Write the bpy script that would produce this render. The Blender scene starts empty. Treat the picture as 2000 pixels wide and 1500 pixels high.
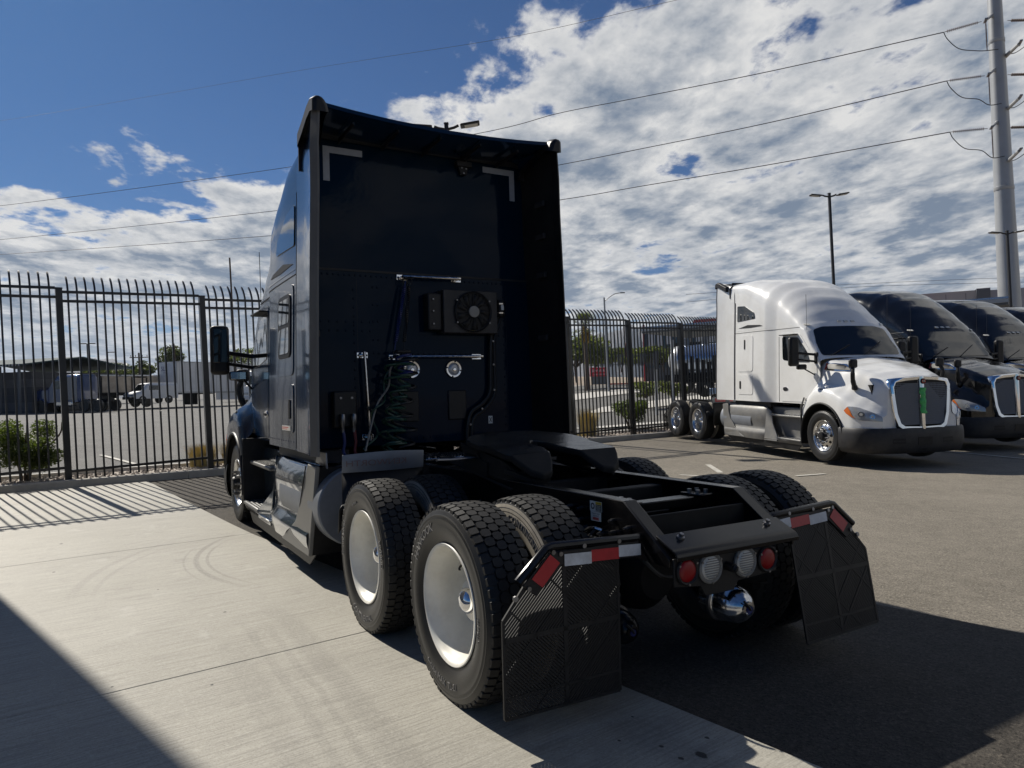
import bpy, bmesh, math, random
from mathutils import Vector, Matrix
from mathutils.bvhtree import BVHTree
random.seed(7)
R = math.radians
sc = bpy.context.scene
C = sc.collection

# ---------------------------------------------------------------- camera
cam = bpy.data.objects.new('camera', bpy.data.cameras.new('camera')); C.objects.link(cam); sc.camera = cam
cam.data.sensor_width = 36; cam.data.lens = 1412.0/2000*36
cam.data.clip_start = .05; cam.data.clip_end = 30000
_r = Vector((-.49967099, -.86581822, -.02622427)); _u = Vector((-.02356054, -.01667882, .99958327)); _f = Vector((.8658948, -.50008062, .01206522))
cam.matrix_world = Matrix(((_r.x, _u.x, -_f.x, -3.3615), (_r.y, _u.y, -_f.y, 2.7265), (_r.z, _u.z, -_f.z, 1.5678), (0, 0, 0, 1)))

# ---------------------------------------------------------------- sun, sky, exposure
SUN_AZ, SUN_EL = 15.0, 43.0           # azimuth from +X towards +Y
sun = bpy.data.objects.new('sun', bpy.data.lights.new('sun', 'SUN')); C.objects.link(sun)
sun.data.energy = 5.0; sun.data.angle = R(.53); sun.data.color = (1, .94, .84)
sd = Vector((math.cos(R(SUN_EL))*math.cos(R(SUN_AZ)), math.cos(R(SUN_EL))*math.sin(R(SUN_AZ)), math.sin(R(SUN_EL))))
sun.rotation_euler = sd.to_track_quat('Z', 'Y').to_euler()
sc.view_settings.view_transform = 'Standard'; sc.view_settings.look = 'None'
sc.view_settings.gamma = 1; sc.view_settings.use_curve_mapping = False
sc.view_settings.exposure = .20
sc.cycles.use_denoising = True
sc.cycles.max_bounces = 5; sc.cycles.diffuse_bounces = 3; sc.cycles.glossy_bounces = 3; sc.cycles.transmission_bounces = 3; sc.cycles.volume_bounces = 0; sc.cycles.transparent_max_bounces = 8
sc.cycles.sample_clamp_indirect = 6

W = bpy.data.worlds.new('World'); sc.world = W; W.use_nodes = True
def world_sky():
    nt = W.node_tree; N = nt.nodes; L = nt.links; N.clear()
    def nd(t, **k):
        n = N.new(t)
        for a, b in k.items(): setattr(n, a, b)
        return n
    def val(x, i):
        if isinstance(x, (int, float)): i.default_value = x
        else: L.new(x, i)
    def mth(op, a, b=0, c=None, clamp=False):
        n = nd('ShaderNodeMath', operation=op, use_clamp=clamp); val(a, n.inputs[0]); val(b, n.inputs[1])
        if c is not None: val(c, n.inputs[2])
        return n.outputs[0]
    def sstep(x, a, b, lo=0., hi=1.):
        n = nd('ShaderNodeMapRange', interpolation_type='SMOOTHSTEP'); val(x, n.inputs[0])
        n.inputs[1].default_value = a; n.inputs[2].default_value = b; n.inputs[3].default_value = lo; n.inputs[4].default_value = hi
        return n.outputs[0]
    def mix(f, a, b):
        n = nd('ShaderNodeMix', data_type='RGBA'); val(f, n.inputs[0])
        for x, i in ((a, 6), (b, 7)):
            if isinstance(x, tuple): n.inputs[i].default_value = (*x, 1)
            else: L.new(x, n.inputs[i])
        return n.outputs[2]
    sky = nd('ShaderNodeTexSky', sky_type='NISHITA', sun_disc=False, sun_elevation=R(SUN_EL), sun_rotation=R(90-SUN_AZ), altitude=600, air_density=1.0, dust_density=.6, ozone_density=3.0)
    tc = nd('ShaderNodeTexCoord'); sp = nd('ShaderNodeSeparateXYZ'); L.new(tc.outputs['Generated'], sp.inputs[0])
    x, y, z = sp.outputs
    den = mth('ADD', mth('MAXIMUM', z, 0.0), .10)
    px = mth('DIVIDE', x, den); py = mth('DIVIDE', y, den)
    # along / across the cloud deck's edge
    F = mth('ADD', mth('MULTIPLY', px, .866), mth('MULTIPLY', py, -.5))
    Lt = mth('ADD', mth('MULTIPLY', px, -.5), mth('MULTIPLY', py, -.866))
    cb = nd('ShaderNodeCombineXYZ'); L.new(F, cb.inputs[0]); L.new(Lt, cb.inputs[1])
    def noise(scale, det, rough, off, dist=0., vec=None, sx=1., sy=1.):
        mp = nd('ShaderNodeMapping'); L.new(vec or cb.outputs[0], mp.inputs[0]); mp.inputs['Location'].default_value = off; mp.inputs['Scale'].default_value = (sx, sy, 1)
        mp.inputs['Rotation'].default_value = (0, 0, R(25))
        n = nd('ShaderNodeTexNoise'); L.new(mp.outputs[0], n.inputs['Vector']); n.inputs['Scale'].default_value = scale; n.inputs['Detail'].default_value = det
        n.inputs['Roughness'].default_value = rough; n.inputs['Distortion'].default_value = dist
        return n.outputs[0]
    big = noise(.9, 2, .5, (3.1, 1.7, 0.3), .0)
    med = noise(2.4, 9, .58, (1.3, 5.2, 0.7), .15, sy=1.35)
    fin = noise(11.0, 4, .60, (4.3, .2, 2.7), .2, sy=1.3)
    bias = mth('ADD', mth('MULTIPLY', mth('MAXIMUM', mth('ADD', Lt, .50), 0.0), .70), mth('MULTIPLY', mth('SUBTRACT', F, 2.36), .40))
    bias = mth('MINIMUM', mth('MAXIMUM', bias, -.34), .27)
    d = mth('ADD', mth('ADD', mth('MULTIPLY', med, 1.15), mth('MULTIPLY', big, .40)), mth('ADD', mth('MULTIPLY', fin, .26), bias))
    cover = sstep(d, .90, 1.03)
    thick = sstep(d, 1.0, 1.36)
    # light and dark of the deck: sample the field a step towards the sun
    sh = nd('ShaderNodeVectorMath', operation='ADD'); L.new(cb.outputs[0], sh.inputs[0]); sh.inputs[1].default_value = (.07, -.10, 0)
    med2 = noise(2.4, 5, .58, (1.3, 5.2, 0.7), .15, vec=sh.outputs[0], sy=1.35)
    relief = mth('MULTIPLY', mth('SUBTRACT', med, med2), 1.7)
    low = sstep(z, .05, .36, 1.0, 0.0)
    dark = mth('ADD', mth('MULTIPLY', thick, .42), mth('MULTIPLY', mth('SUBTRACT', fin, .5), .55))
    dark = mth('ADD', mth('ADD', dark, relief), mth('MULTIPLY', mth('MULTIPLY', low, thick), .30), clamp=False)
    dark = mth('ADD', dark, sstep(bias, .10, .27, 0., .26), clamp=True)
    cloud = mix(dark, (12.6, 12.5, 12.3), (2.6, 3.5, 4.9))
    skyc = nd('ShaderNodeMix', data_type='RGBA', blend_type='MULTIPLY'); skyc.inputs[0].default_value = 1
    L.new(sky.outputs[0], skyc.inputs[6]); skyc.inputs[7].default_value = (.21, .52, .86, 1)
    col = mix(cover, skyc.outputs[2], cloud)
    hz = sstep(z, .0, .15, .5, 0.)
    col = mix(hz, col, (5.4, 6.2, 7.2))
    bg = nd('ShaderNodeBackground'); L.new(col, bg.inputs[0]); bg.inputs[1].default_value = .052
    out = nd('ShaderNodeOutputWorld'); L.new(bg.outputs[0], out.inputs[0])
world_sky()

# ---------------------------------------------------------------- mesh helpers
SMALL = {'bolts', 'screws', 'rail_bolts', 'hose_clamp', 'lens_ribs', 'clip', 'text_lines', 'sticker_lines', 'tread_bars', 'step_ribs', 'roof_ribs', 'insulators', 'ribs', 'fan_guard', 'fan_blades', 'lip_ribs', 'air_line', 'stake'}
class MB:
    def __init__(s): s.v = []; s.f = []; s.sm = []
    def add(s, vs, fs, smooth=True):
        o = len(s.v); s.v += [tuple(v) for v in vs]
        for f in fs: s.f.append(tuple(i+o for i in f)); s.sm.append(smooth)
        return s
    def box(s, c, d, M=None, smooth=False):
        c = Vector(c); h = Vector(d)*.5; vs = []
        for k in range(8):
            p = Vector((h.x*(1 if k & 1 else -1), h.y*(1 if k & 2 else -1), h.z*(1 if k & 4 else -1)))
            vs.append((M @ p if M else p) + c)
        return s.add(vs, [(0, 2, 3, 1), (4, 5, 7, 6), (0, 1, 5, 4), (2, 6, 7, 3), (0, 4, 6, 2), (1, 3, 7, 5)], smooth)
    def box2(s, a, b): return s.box([(x+y)/2 for x, y in zip(a, b)], [abs(x-y) for x, y in zip(a, b)])
    def bar(s, a, b, w, h=None, up=(0, 0, 1)):
        a = Vector(a); b = Vector(b); d = b-a; l = d.length; d.normalize(); up = Vector(up)
        y = up.cross(d)
        if y.length < 1e-4: y = Vector((0, 1, 0)).cross(d)
        y.normalize(); z = d.cross(y)
        return s.box((a+b)/2, (l, w, h or w), Matrix((d, y, z)).transposed())
    def tube(s, path, r, n=8, caps=True, closed=False):
        P = [Vector(p) for p in path]; m = len(P); vs = []; fs = []
        rad = r if isinstance(r, (list, tuple)) else [r]*m
        prev = None
        for i, p in enumerate(P):
            if closed: t = P[(i+1) % m]-P[i-1]
            else: t = (P[min(i+1, m-1)]-P[max(i-1, 0)])
            if t.length < 1e-9: t = Vector((0, 0, 1))
            t.normalize()
            if prev is None:
                a = Vector((0, 0, 1)) if abs(t.z) < .9 else Vector((1, 0, 0))
                x = t.cross(a).normalized()
            else:
                x = prev - t*prev.dot(t)
                x = x.normalized() if x.length > 1e-6 else t.orthogonal().normalized()
            prev = x; y = t.cross(x)
            for k in range(n):
                a = 2*math.pi*k/n; vs.append(p+(x*math.cos(a)+y*math.sin(a))*rad[i])
        for i in range(m if closed else m-1):
            for k in range(n):
                j = (i+1) % m
                fs.append((i*n+k, i*n+(k+1) % n, j*n+(k+1) % n, j*n+k))
        s.add(vs, fs)
        if caps and not closed:
            s.add(vs[:n], [tuple(range(n-1, -1, -1))], False); s.add(vs[-n:], [tuple(range(n))], False)
        return s
    def cyl(s, a, b, r, n=16, r2=None): return s.tube([a, b], [r, r if r2 is None else r2], n)
    def lathe(s, prof, o=(0, 0, 0), ax=(0, 1, 0), n=48, a0=0., a1=2*math.pi):
        o = Vector(o); ax = Vector(ax).normalized(); x = ax.orthogonal().normalized()
        if abs(ax.y) > .99: x = Vector((0, 0, 1))
        y = ax.cross(x); vs = []; fs = []; full = abs(a1-a0-2*math.pi) < 1e-6; m = n if full else n+1
        for (r, h) in prof:
            for k in range(m):
                a = a0+(a1-a0)*k/n; vs.append(o+ax*h+(x*math.cos(a)+y*math.sin(a))*r)
        for i in range(len(prof)-1):
            for k in range(n):
                k2 = (k+1) % m; fs.append((i*m+k, i*m+k2, (i+1)*m+k2, (i+1)*m+k))
        return s.add(vs, fs)
    def poly(s, pts, ext):
        e = Vector(ext); n = len(pts); P = [Vector(p) for p in pts]
        return s.add(P+[p+e for p in P], [tuple(range(n))[::-1], tuple(range(n, 2*n))]+[(i, (i+1) % n, n+(i+1) % n, n+i) for i in range(n)], False)
    def loft(s, secs, cap=False, closed=False, smooth=True):
        n = len(secs[0]); vs = [p for q in secs for p in q]; fs = []
        for i in range(len(secs)-1):
            for k in range(n if closed else n-1):
                k2 = (k+1) % n; fs.append((i*n+k, i*n+k2, (i+1)*n+k2, (i+1)*n+k))
        s.add(vs, fs, smooth)
        if cap: s.add(secs[0], [tuple(range(n))[::-1]], False); s.add(secs[-1], [tuple(range(n))], False)
        return s
    def mirror_y(s):
        o = len(s.v); nf = len(s.f)
        s.v += [(x, -y, z) for x, y, z in s.v]
        for i in range(nf): s.f.append(tuple(k+o for k in s.f[i][::-1])); s.sm.append(s.sm[i])
        return s
    def mesh(s, name, sharp=35, weld=True):
        me = bpy.data.meshes.new(name); me.from_pydata(s.v, [], s.f)
        me.polygons.foreach_set('use_smooth', s.sm)
        bm = bmesh.new(); bm.from_mesh(me)
        if weld and len(s.v) < 60000: bmesh.ops.remove_doubles(bm, verts=bm.verts, dist=2e-5)
        bmesh.ops.recalc_face_normals(bm, faces=bm.faces)
        bm.to_mesh(me); bm.free()
        me.set_sharp_from_angle(angle=R(sharp))
        return me
    def build(s, name, m, parent=None, bevel=0, solid=0, sub=0, sharp=35, recalc=True):
        o = bpy.data.objects.new(name, s.mesh(name, sharp)); C.objects.link(o); o.parent = parent
        if m: o.data.materials.append(m)
        if name in SMALL: o['kind'] = 'stuff'
        if solid:
            q = o.modifiers.new('s', 'SOLIDIFY'); q.thickness = solid; q.offset = 0
        if bevel:
            q = o.modifiers.new('b', 'BEVEL'); q.width = bevel; q.segments = 2; q.limit_method = 'ANGLE'; q.angle_limit = R(40); q.harden_normals = False
        if sub:
            q = o.modifiers.new('u', 'SUBSURF'); q.levels = sub; q.render_levels = sub
        return o
def inst(name, me, parent=None, loc=None, rot=None, m=None):
    o = bpy.data.objects.new(name, me); C.objects.link(o); o.parent = parent
    if loc is not None: o.location = loc
    if rot is not None: o.rotation_euler = rot
    if m and not me.materials: me.materials.append(m)
    return o
def empty(name, loc=(0, 0, 0), rot=(0, 0, 0), parent=None):
    o = bpy.data.objects.new(name, None); C.objects.link(o); o.location = loc; o.rotation_euler = rot; o.parent = parent; o.empty_display_size = .2
    return o
def tag(o, label, cat, group=None, kind=None):
    o['label'] = label; o['category'] = cat
    if group: o['group'] = group
    if kind: o['kind'] = kind
    return o
def kind(o, k): o['kind'] = k; return o
def copy_tree(o, mp=None, skip=(), parent=None):
    c = o.copy(); C.objects.link(c); c.parent = parent
    if mp and o.type == 'MESH':
        for i, sl in enumerate(c.material_slots):
            k = sl.material.name if sl.material else None
            if k in mp: sl.link = 'OBJECT'; sl.material = mp[k]
    for ch in list(o.children):
        if ch.get('only') or ch.name.split('.')[0] in skip: continue
        copy_tree(ch, mp, skip, c)
    return c
def lerp_keys(keys, x):
    if x <= keys[0][0]: return keys[0][1:]
    for a, b in zip(keys, keys[1:]):
        if x <= b[0]:
            t = (x-a[0])/(b[0]-a[0]); t = t*t*(3-2*t)*.35+t*.65
            return tuple(p+(q-p)*t for p, q in zip(a[1:], b[1:]))
    return keys[-1][1:]
def spline(pts, n=8, closed=False):
    P = [Vector(p) for p in pts]; out = []; m = len(P)
    for i in range(m if closed else m-1):
        p0 = P[i-1] if (i > 0 or closed) else P[0]*2-P[1]; p1 = P[i]; p2 = P[(i+1) % m]
        p3 = P[(i+2) % m] if (i+2 < m or closed) else P[-1]*2-P[-2]
        for k in range(n):
            t = k/n; out.append(.5*((2*p1)+(p2-p0)*t+(2*p0-5*p1+4*p2-p3)*t*t+(3*p1-p0-3*p2+p3)*t**3))
    if not closed: out.append(P[-1])
    return out
def text_geo(body, size=1., ext=0., res=3):
    cu = bpy.data.curves.new('t', 'FONT'); cu.body = body; cu.size = size; cu.extrude = ext; cu.resolution_u = res; cu.align_x = 'CENTER'; cu.align_y = 'CENTER'
    o = bpy.data.objects.new('t', cu); C.objects.link(o)
    dg = bpy.context.evaluated_depsgraph_get(); me = o.evaluated_get(dg).to_mesh()
    v = [tuple(p.co) for p in me.vertices]; f = [tuple(p.vertices) for p in me.polygons]
    o.evaluated_get(dg).to_mesh_clear(); bpy.data.objects.remove(o); bpy.data.curves.remove(cu)
    return v, f
def text(body, size, m, name, parent, fn, ext=0.):
    v, f = text_geo(body, size, ext); b = MB(); b.add([fn(*p) for p in v], f, False)
    return b.build(name, m, parent)

# ---------------------------------------------------------------- materials
MT = {}
def leafmat(name, col, sc_):
    m = mat(name, col, .5, var=.45, vscale=sc_); nt = m.node_tree; N = nt.nodes; L = nt.links; b = N['Principled BSDF']; out = N['Material Output']
    t = N.new('ShaderNodeBsdfTranslucent'); src = b.inputs['Base Color'].links[0].from_socket; g = N.new('ShaderNodeMix'); g.data_type = 'RGBA'; g.blend_type = 'MULTIPLY'; g.inputs[0].default_value = 1; L.new(src, g.inputs[6]); g.inputs[7].default_value = (1.5, 1.6, .7, 1); L.new(g.outputs[2], t.inputs[0])
    x = N.new('ShaderNodeMixShader'); x.inputs[0].default_value = .42; L.new(b.outputs[0], x.inputs[1]); L.new(t.outputs[0], x.inputs[2]); L.new(x.outputs[0], out.inputs[0]); return m
def mat(name, col, rough=.5, metal=0., coat=0., spec=.5, var=0., vscale=6., bump=0., bscale=60., dirt=None, emis=None, trans=0., aniso=(1, 1, 1), coord='Object', rvar=0.):
    m = bpy.data.materials.new(name); m.use_nodes = True; nt = m.node_tree; N = nt.nodes; L = nt.links; b = N['Principled BSDF']
    b.inputs['Base Color'].default_value = (*col, 1); b.inputs['Roughness'].default_value = rough; b.inputs['Metallic'].default_value = metal
    b.inputs['Specular IOR Level'].default_value = spec; b.inputs['Coat Weight'].default_value = coat; b.inputs['Coat Roughness'].default_value = .03
    if trans: b.inputs['Transmission Weight'].default_value = trans
    tc = N.new('ShaderNodeTexCoord'); mp = N.new('ShaderNodeMapping'); L.new(tc.outputs[coord], mp.inputs[0]); mp.inputs['Scale'].default_value = aniso
    cur = None
    if var or dirt or rvar:
        n = N.new('ShaderNodeTexNoise'); n.inputs['Scale'].default_value = vscale; n.inputs['Detail'].default_value = 8; n.inputs['Roughness'].default_value = .65; L.new(mp.outputs[0], n.inputs['Vector'])
        r = N.new('ShaderNodeMapRange'); r.inputs[1].default_value = .3; r.inputs[2].default_value = .72; L.new(n.outputs[0], r.inputs[0])
        if var:
            x = N.new('ShaderNodeMix'); x.data_type = 'RGBA'; L.new(r.outputs[0], x.inputs[0])
            x.inputs[6].default_value = (*[c*(1-var) for c in col], 1); x.inputs[7].default_value = (*[min(1, c*(1+var)) for c in col], 1); cur = x.outputs[2]
        if rvar:
            rr = N.new('ShaderNodeMapRange'); rr.inputs[3].default_value = max(.02, rough-rvar); rr.inputs[4].default_value = rough+rvar; L.new(r.outputs[0], rr.inputs[0]); L.new(rr.outputs[0], b.inputs['Roughness'])
        if dirt:
            dc, amt, ds = dirt
            n2 = N.new('ShaderNodeTexNoise'); n2.inputs['Scale'].default_value = ds; n2.inputs['Detail'].default_value = 9; n2.inputs['Roughness'].default_value = .7; L.new(mp.outputs[0], n2.inputs['Vector'])
            r2 = N.new('ShaderNodeMapRange'); r2.inputs[1].default_value = .42; r2.inputs[2].default_value = .75; r2.inputs[4].default_value = amt; L.new(n2.outputs[0], r2.inputs[0])
            x = N.new('ShaderNodeMix'); x.data_type = 'RGBA'; L.new(r2.outputs[0], x.inputs[0])
            if cur: L.new(cur, x.inputs[6])
            else: x.inputs[6].default_value = (*col, 1)
            x.inputs[7].default_value = (*dc, 1); cur = x.outputs[2]
        if cur: L.new(cur, b.inputs['Base Color'])
    if bump:
        n = N.new('ShaderNodeTexNoise'); n.inputs['Scale'].default_value = bscale; n.inputs['Detail'].default_value = 5; L.new(mp.outputs[0], n.inputs['Vector'])
        bp = N.new('ShaderNodeBump'); bp.inputs['Strength'].default_value = 1; bp.inputs['Distance'].default_value = bump; L.new(n.outputs[0], bp.inputs['Height']); L.new(bp.outputs[0], b.inputs['Normal'])
    if emis: b.inputs['Emission Color'].default_value = (*emis[0], 1); b.inputs['Emission Strength'].default_value = emis[1]
    MT[name] = m; return m
dust = (.22, .19, .15)
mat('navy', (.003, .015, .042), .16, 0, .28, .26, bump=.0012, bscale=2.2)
mat('navy_back', (.0018, .0105, .025), .07, 0, 0, .09, bump=.0035, bscale=2.4)  # same navy paint, with the rear wall's shade put into a darker colour
mat('whitepaint', (.82, .82, .80), .28, 0, .7, .5, var=.03, vscale=2, dirt=((.55, .52, .46), .25, 3.))
mat('blackpaint', (.004, .004, .005), .15, 0, .6, .4, bump=.0008, bscale=2)
mat('plastic', (.008, .008, .009), .5, 0, 0, .35, var=.3, vscale=8, dirt=(dust, .06, 5))
mat('bumperplastic', (.020, .020, .022), .55, 0, 0, .4, var=.25, vscale=5, dirt=(dust, .15, 3))
mat('frame', (.003, .003, .004), .22, 0, .05, .3, dirt=(dust, .03, 9))
mat('under', (.005, .005, .005), .7, spec=.3, dirt=(dust, .06, 6))
mat('rubber', (.011, .011, .011), .42, 0, 0, .5, var=.35, vscale=9, dirt=((.06, .052, .045), .22, 5), bump=.0006, bscale=160)
mat('tread', (.011, .0108, .0105), .6, 0, 0, .4, var=.25, vscale=30, dirt=((.05, .045, .038), .25, 9), bump=.0008, bscale=120)
mat('innerwall_lit', (.33, .30, .25), .85, 0, 0, .2, var=.35, vscale=7)  # dusty inner sidewalls, paler so sunlight between the duals is in the colour
mat('tankend', (.22, .235, .26), .5, .4, var=.12, vscale=6)
mat('flapplastic', (.008, .008, .009), .5, 0, 0, .4)
mat('stripink', (.20, .11, .10), .6, dirt=((.12, .12, .12), .8, 9))
mat('edgerubber', (.15, .143, .13), .6, 0, 0, .35, var=.15, vscale=3)
mat('letter_highlight', (.17, .165, .16), .35, 0, 0, .6)  # moulded rubber letters; their highlights are put into this pale colour
mat('rim', (.86, .835, .75), .40, 0, .15, .4, var=.06, vscale=5, dirt=((.42, .37, .28), .35, 7))
mat('alu', (.72, .72, .72), .22, 1, var=.12, vscale=20, rvar=.1)
mat('chrome', (.82, .82, .83), .06, 1)
mat('chromeworn', (.55, .55, .56), .16, 1, var=.3, vscale=30, rvar=.12)
mat('steel', (.22, .22, .23), .38, 1, var=.25, vscale=14, rvar=.12, dirt=(dust, .15, 9))
mat('grease', (.06, .058, .055), .26, .55, .0, .5, var=.9, vscale=7, bump=.006, bscale=13, aniso=(1, .5, 1))
mat('skirtgrey', (.22, .213, .195), .5, .15, 0, .4, var=.12, vscale=4, aniso=(1, 1, .2), rvar=.08)
mat('skirtdirty', (.16, .16, .158), .5, .2, 0, .5, var=.2, vscale=3, dirt=((.26, .24, .20), .6, 4))
mat('skirtpaint', (.010, .022, .036), .2, .1, 1., .5, bump=.003, bscale=3.5)
mat('glass', (.004, .005, .006), .03, 0, .4, .7)
mat('mirrorglass', (.8, .82, .85), .02, 1)
mat('red', (.24, .003, .005), .35, 0, .0, .4, bump=.0006, bscale=300)
mat('redtape', (.40, .012, .02), .4, 0, .2, var=.12, vscale=30)
mat('whitetape', (.56, .58, .60), .45, 0, .1, var=.12, vscale=25, dirt=((.2, .19, .17), .4, 14))
mat('tapegrey', (.30, .32, .36), .45, 0, .1, var=.1, vscale=18)
mat('lens', (.62, .60, .54), .25, 0, .4)
mat('amber', (.75, .17, .02), .2, 0, .6)
mat('headlens', (.40, .41, .42), .14, .2, .6)
mat('mesh_grille', (.27, .285, .31), .45, .3, bump=.01, bscale=110)
mat('green', (.08, .46, .13), .6)
mat('hosegreen', (.012, .05, .032), .4)
mat('hoseblue', (.012, .02, .12), .4)
mat('hosered', (.14, .01, .012), .45)
mat('hoseblack', (.008, .008, .008), .5)
mat('sticker', (.62, .62, .58), .5)
mat('yellow', (.62, .44, .02), .5)
mat('ink', (.015, .015, .015), .6)
mat('redink', (.45, .07, .05), .6)
mat('seam', (.002, .002, .003), .6)
mat('fence', (.006, .006, .0065), .38, 0, .2, .5, var=.2, vscale=20)
mat('lamp_black', (.010, .009, .009), .45)
mat('lamp_lens', (.55, .52, .46), .4)
mat('galv', (.36, .37, .375), .45, .35, var=.08, vscale=.6)
mat('insul', (.10, .07, .06), .35)
mat('wire', (.03, .03, .032), .5)
mat('bark', (.10, .075, .055), .9, var=.3, vscale=9, bump=.01, bscale=20)
leafmat('leafA', (.09, .12, .03), .9); leafmat('leafB', (.11, .13, .045), .5); leafmat('leafC', (.07, .085, .03), .5)
mat('straw', (.36, .25, .07), .7, var=.35, vscale=6); mat('straw2', (.46, .36, .13), .7, var=.3, vscale=6)
mat('cmu', (.055, .055, .058), .85, var=.15, vscale=1.5); mat('cmulight', (.085, .085, .088), .85, var=.15, vscale=1.5)
mat('roofmetal', (.02, .045, .05), .85, 0); mat('ctan', (.42, .41, .385), .8, var=.06, vscale=.4); mat('cgrey', (.30, .31, .33), .8, var=.05, vscale=.4); mat('cdark', (.10, .11, .12), .7)
mat('panelblue', (.05, .085, .11), .3, .3); mat('panelwhite', (.62, .63, .64), .45); mat('signred', (.45, .015, .025), .4)
mat('boxwhite', (.60, .61, .62), .5, var=.06, vscale=1.5, dirt=((.35, .33, .3), .3, 1.2))
mat('tank', (.66, .67, .68), .28, .35); mat('tankblue', (.30, .36, .46), .2, .8); mat('bluepaint', (.02, .045, .13), .2, 0, 1.)
mat('cargo', (.40, .34, .27), .8, var=.3, vscale=1.2)
mat('kerbred', (.38, .03, .03), .7, var=.2, vscale=1); mat('kerb', (.36, .345, .31), .85, var=.14, vscale=3, dirt=((.16, .15, .13), .4, 2.5), bump=.002, bscale=60)
mat('walkc', (.52, .50, .46), .85, var=.06, vscale=1); mat('linepaint', (.52, .50, .44), .7, var=.2, vscale=8, dirt=((.2, .18, .15), .6, 6))
mat('stone', (.36, .31, .26), .85, var=.35, vscale=7); mat('desert', (.34, .275, .21), .95, var=.2, vscale=.25, bump=.03, bscale=1.5)
mat('rock', (.11, .105, .11), .95, var=.2, vscale=.004); mat('stucco', (.34, .31, .27), .85, var=.06, vscale=1)
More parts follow.
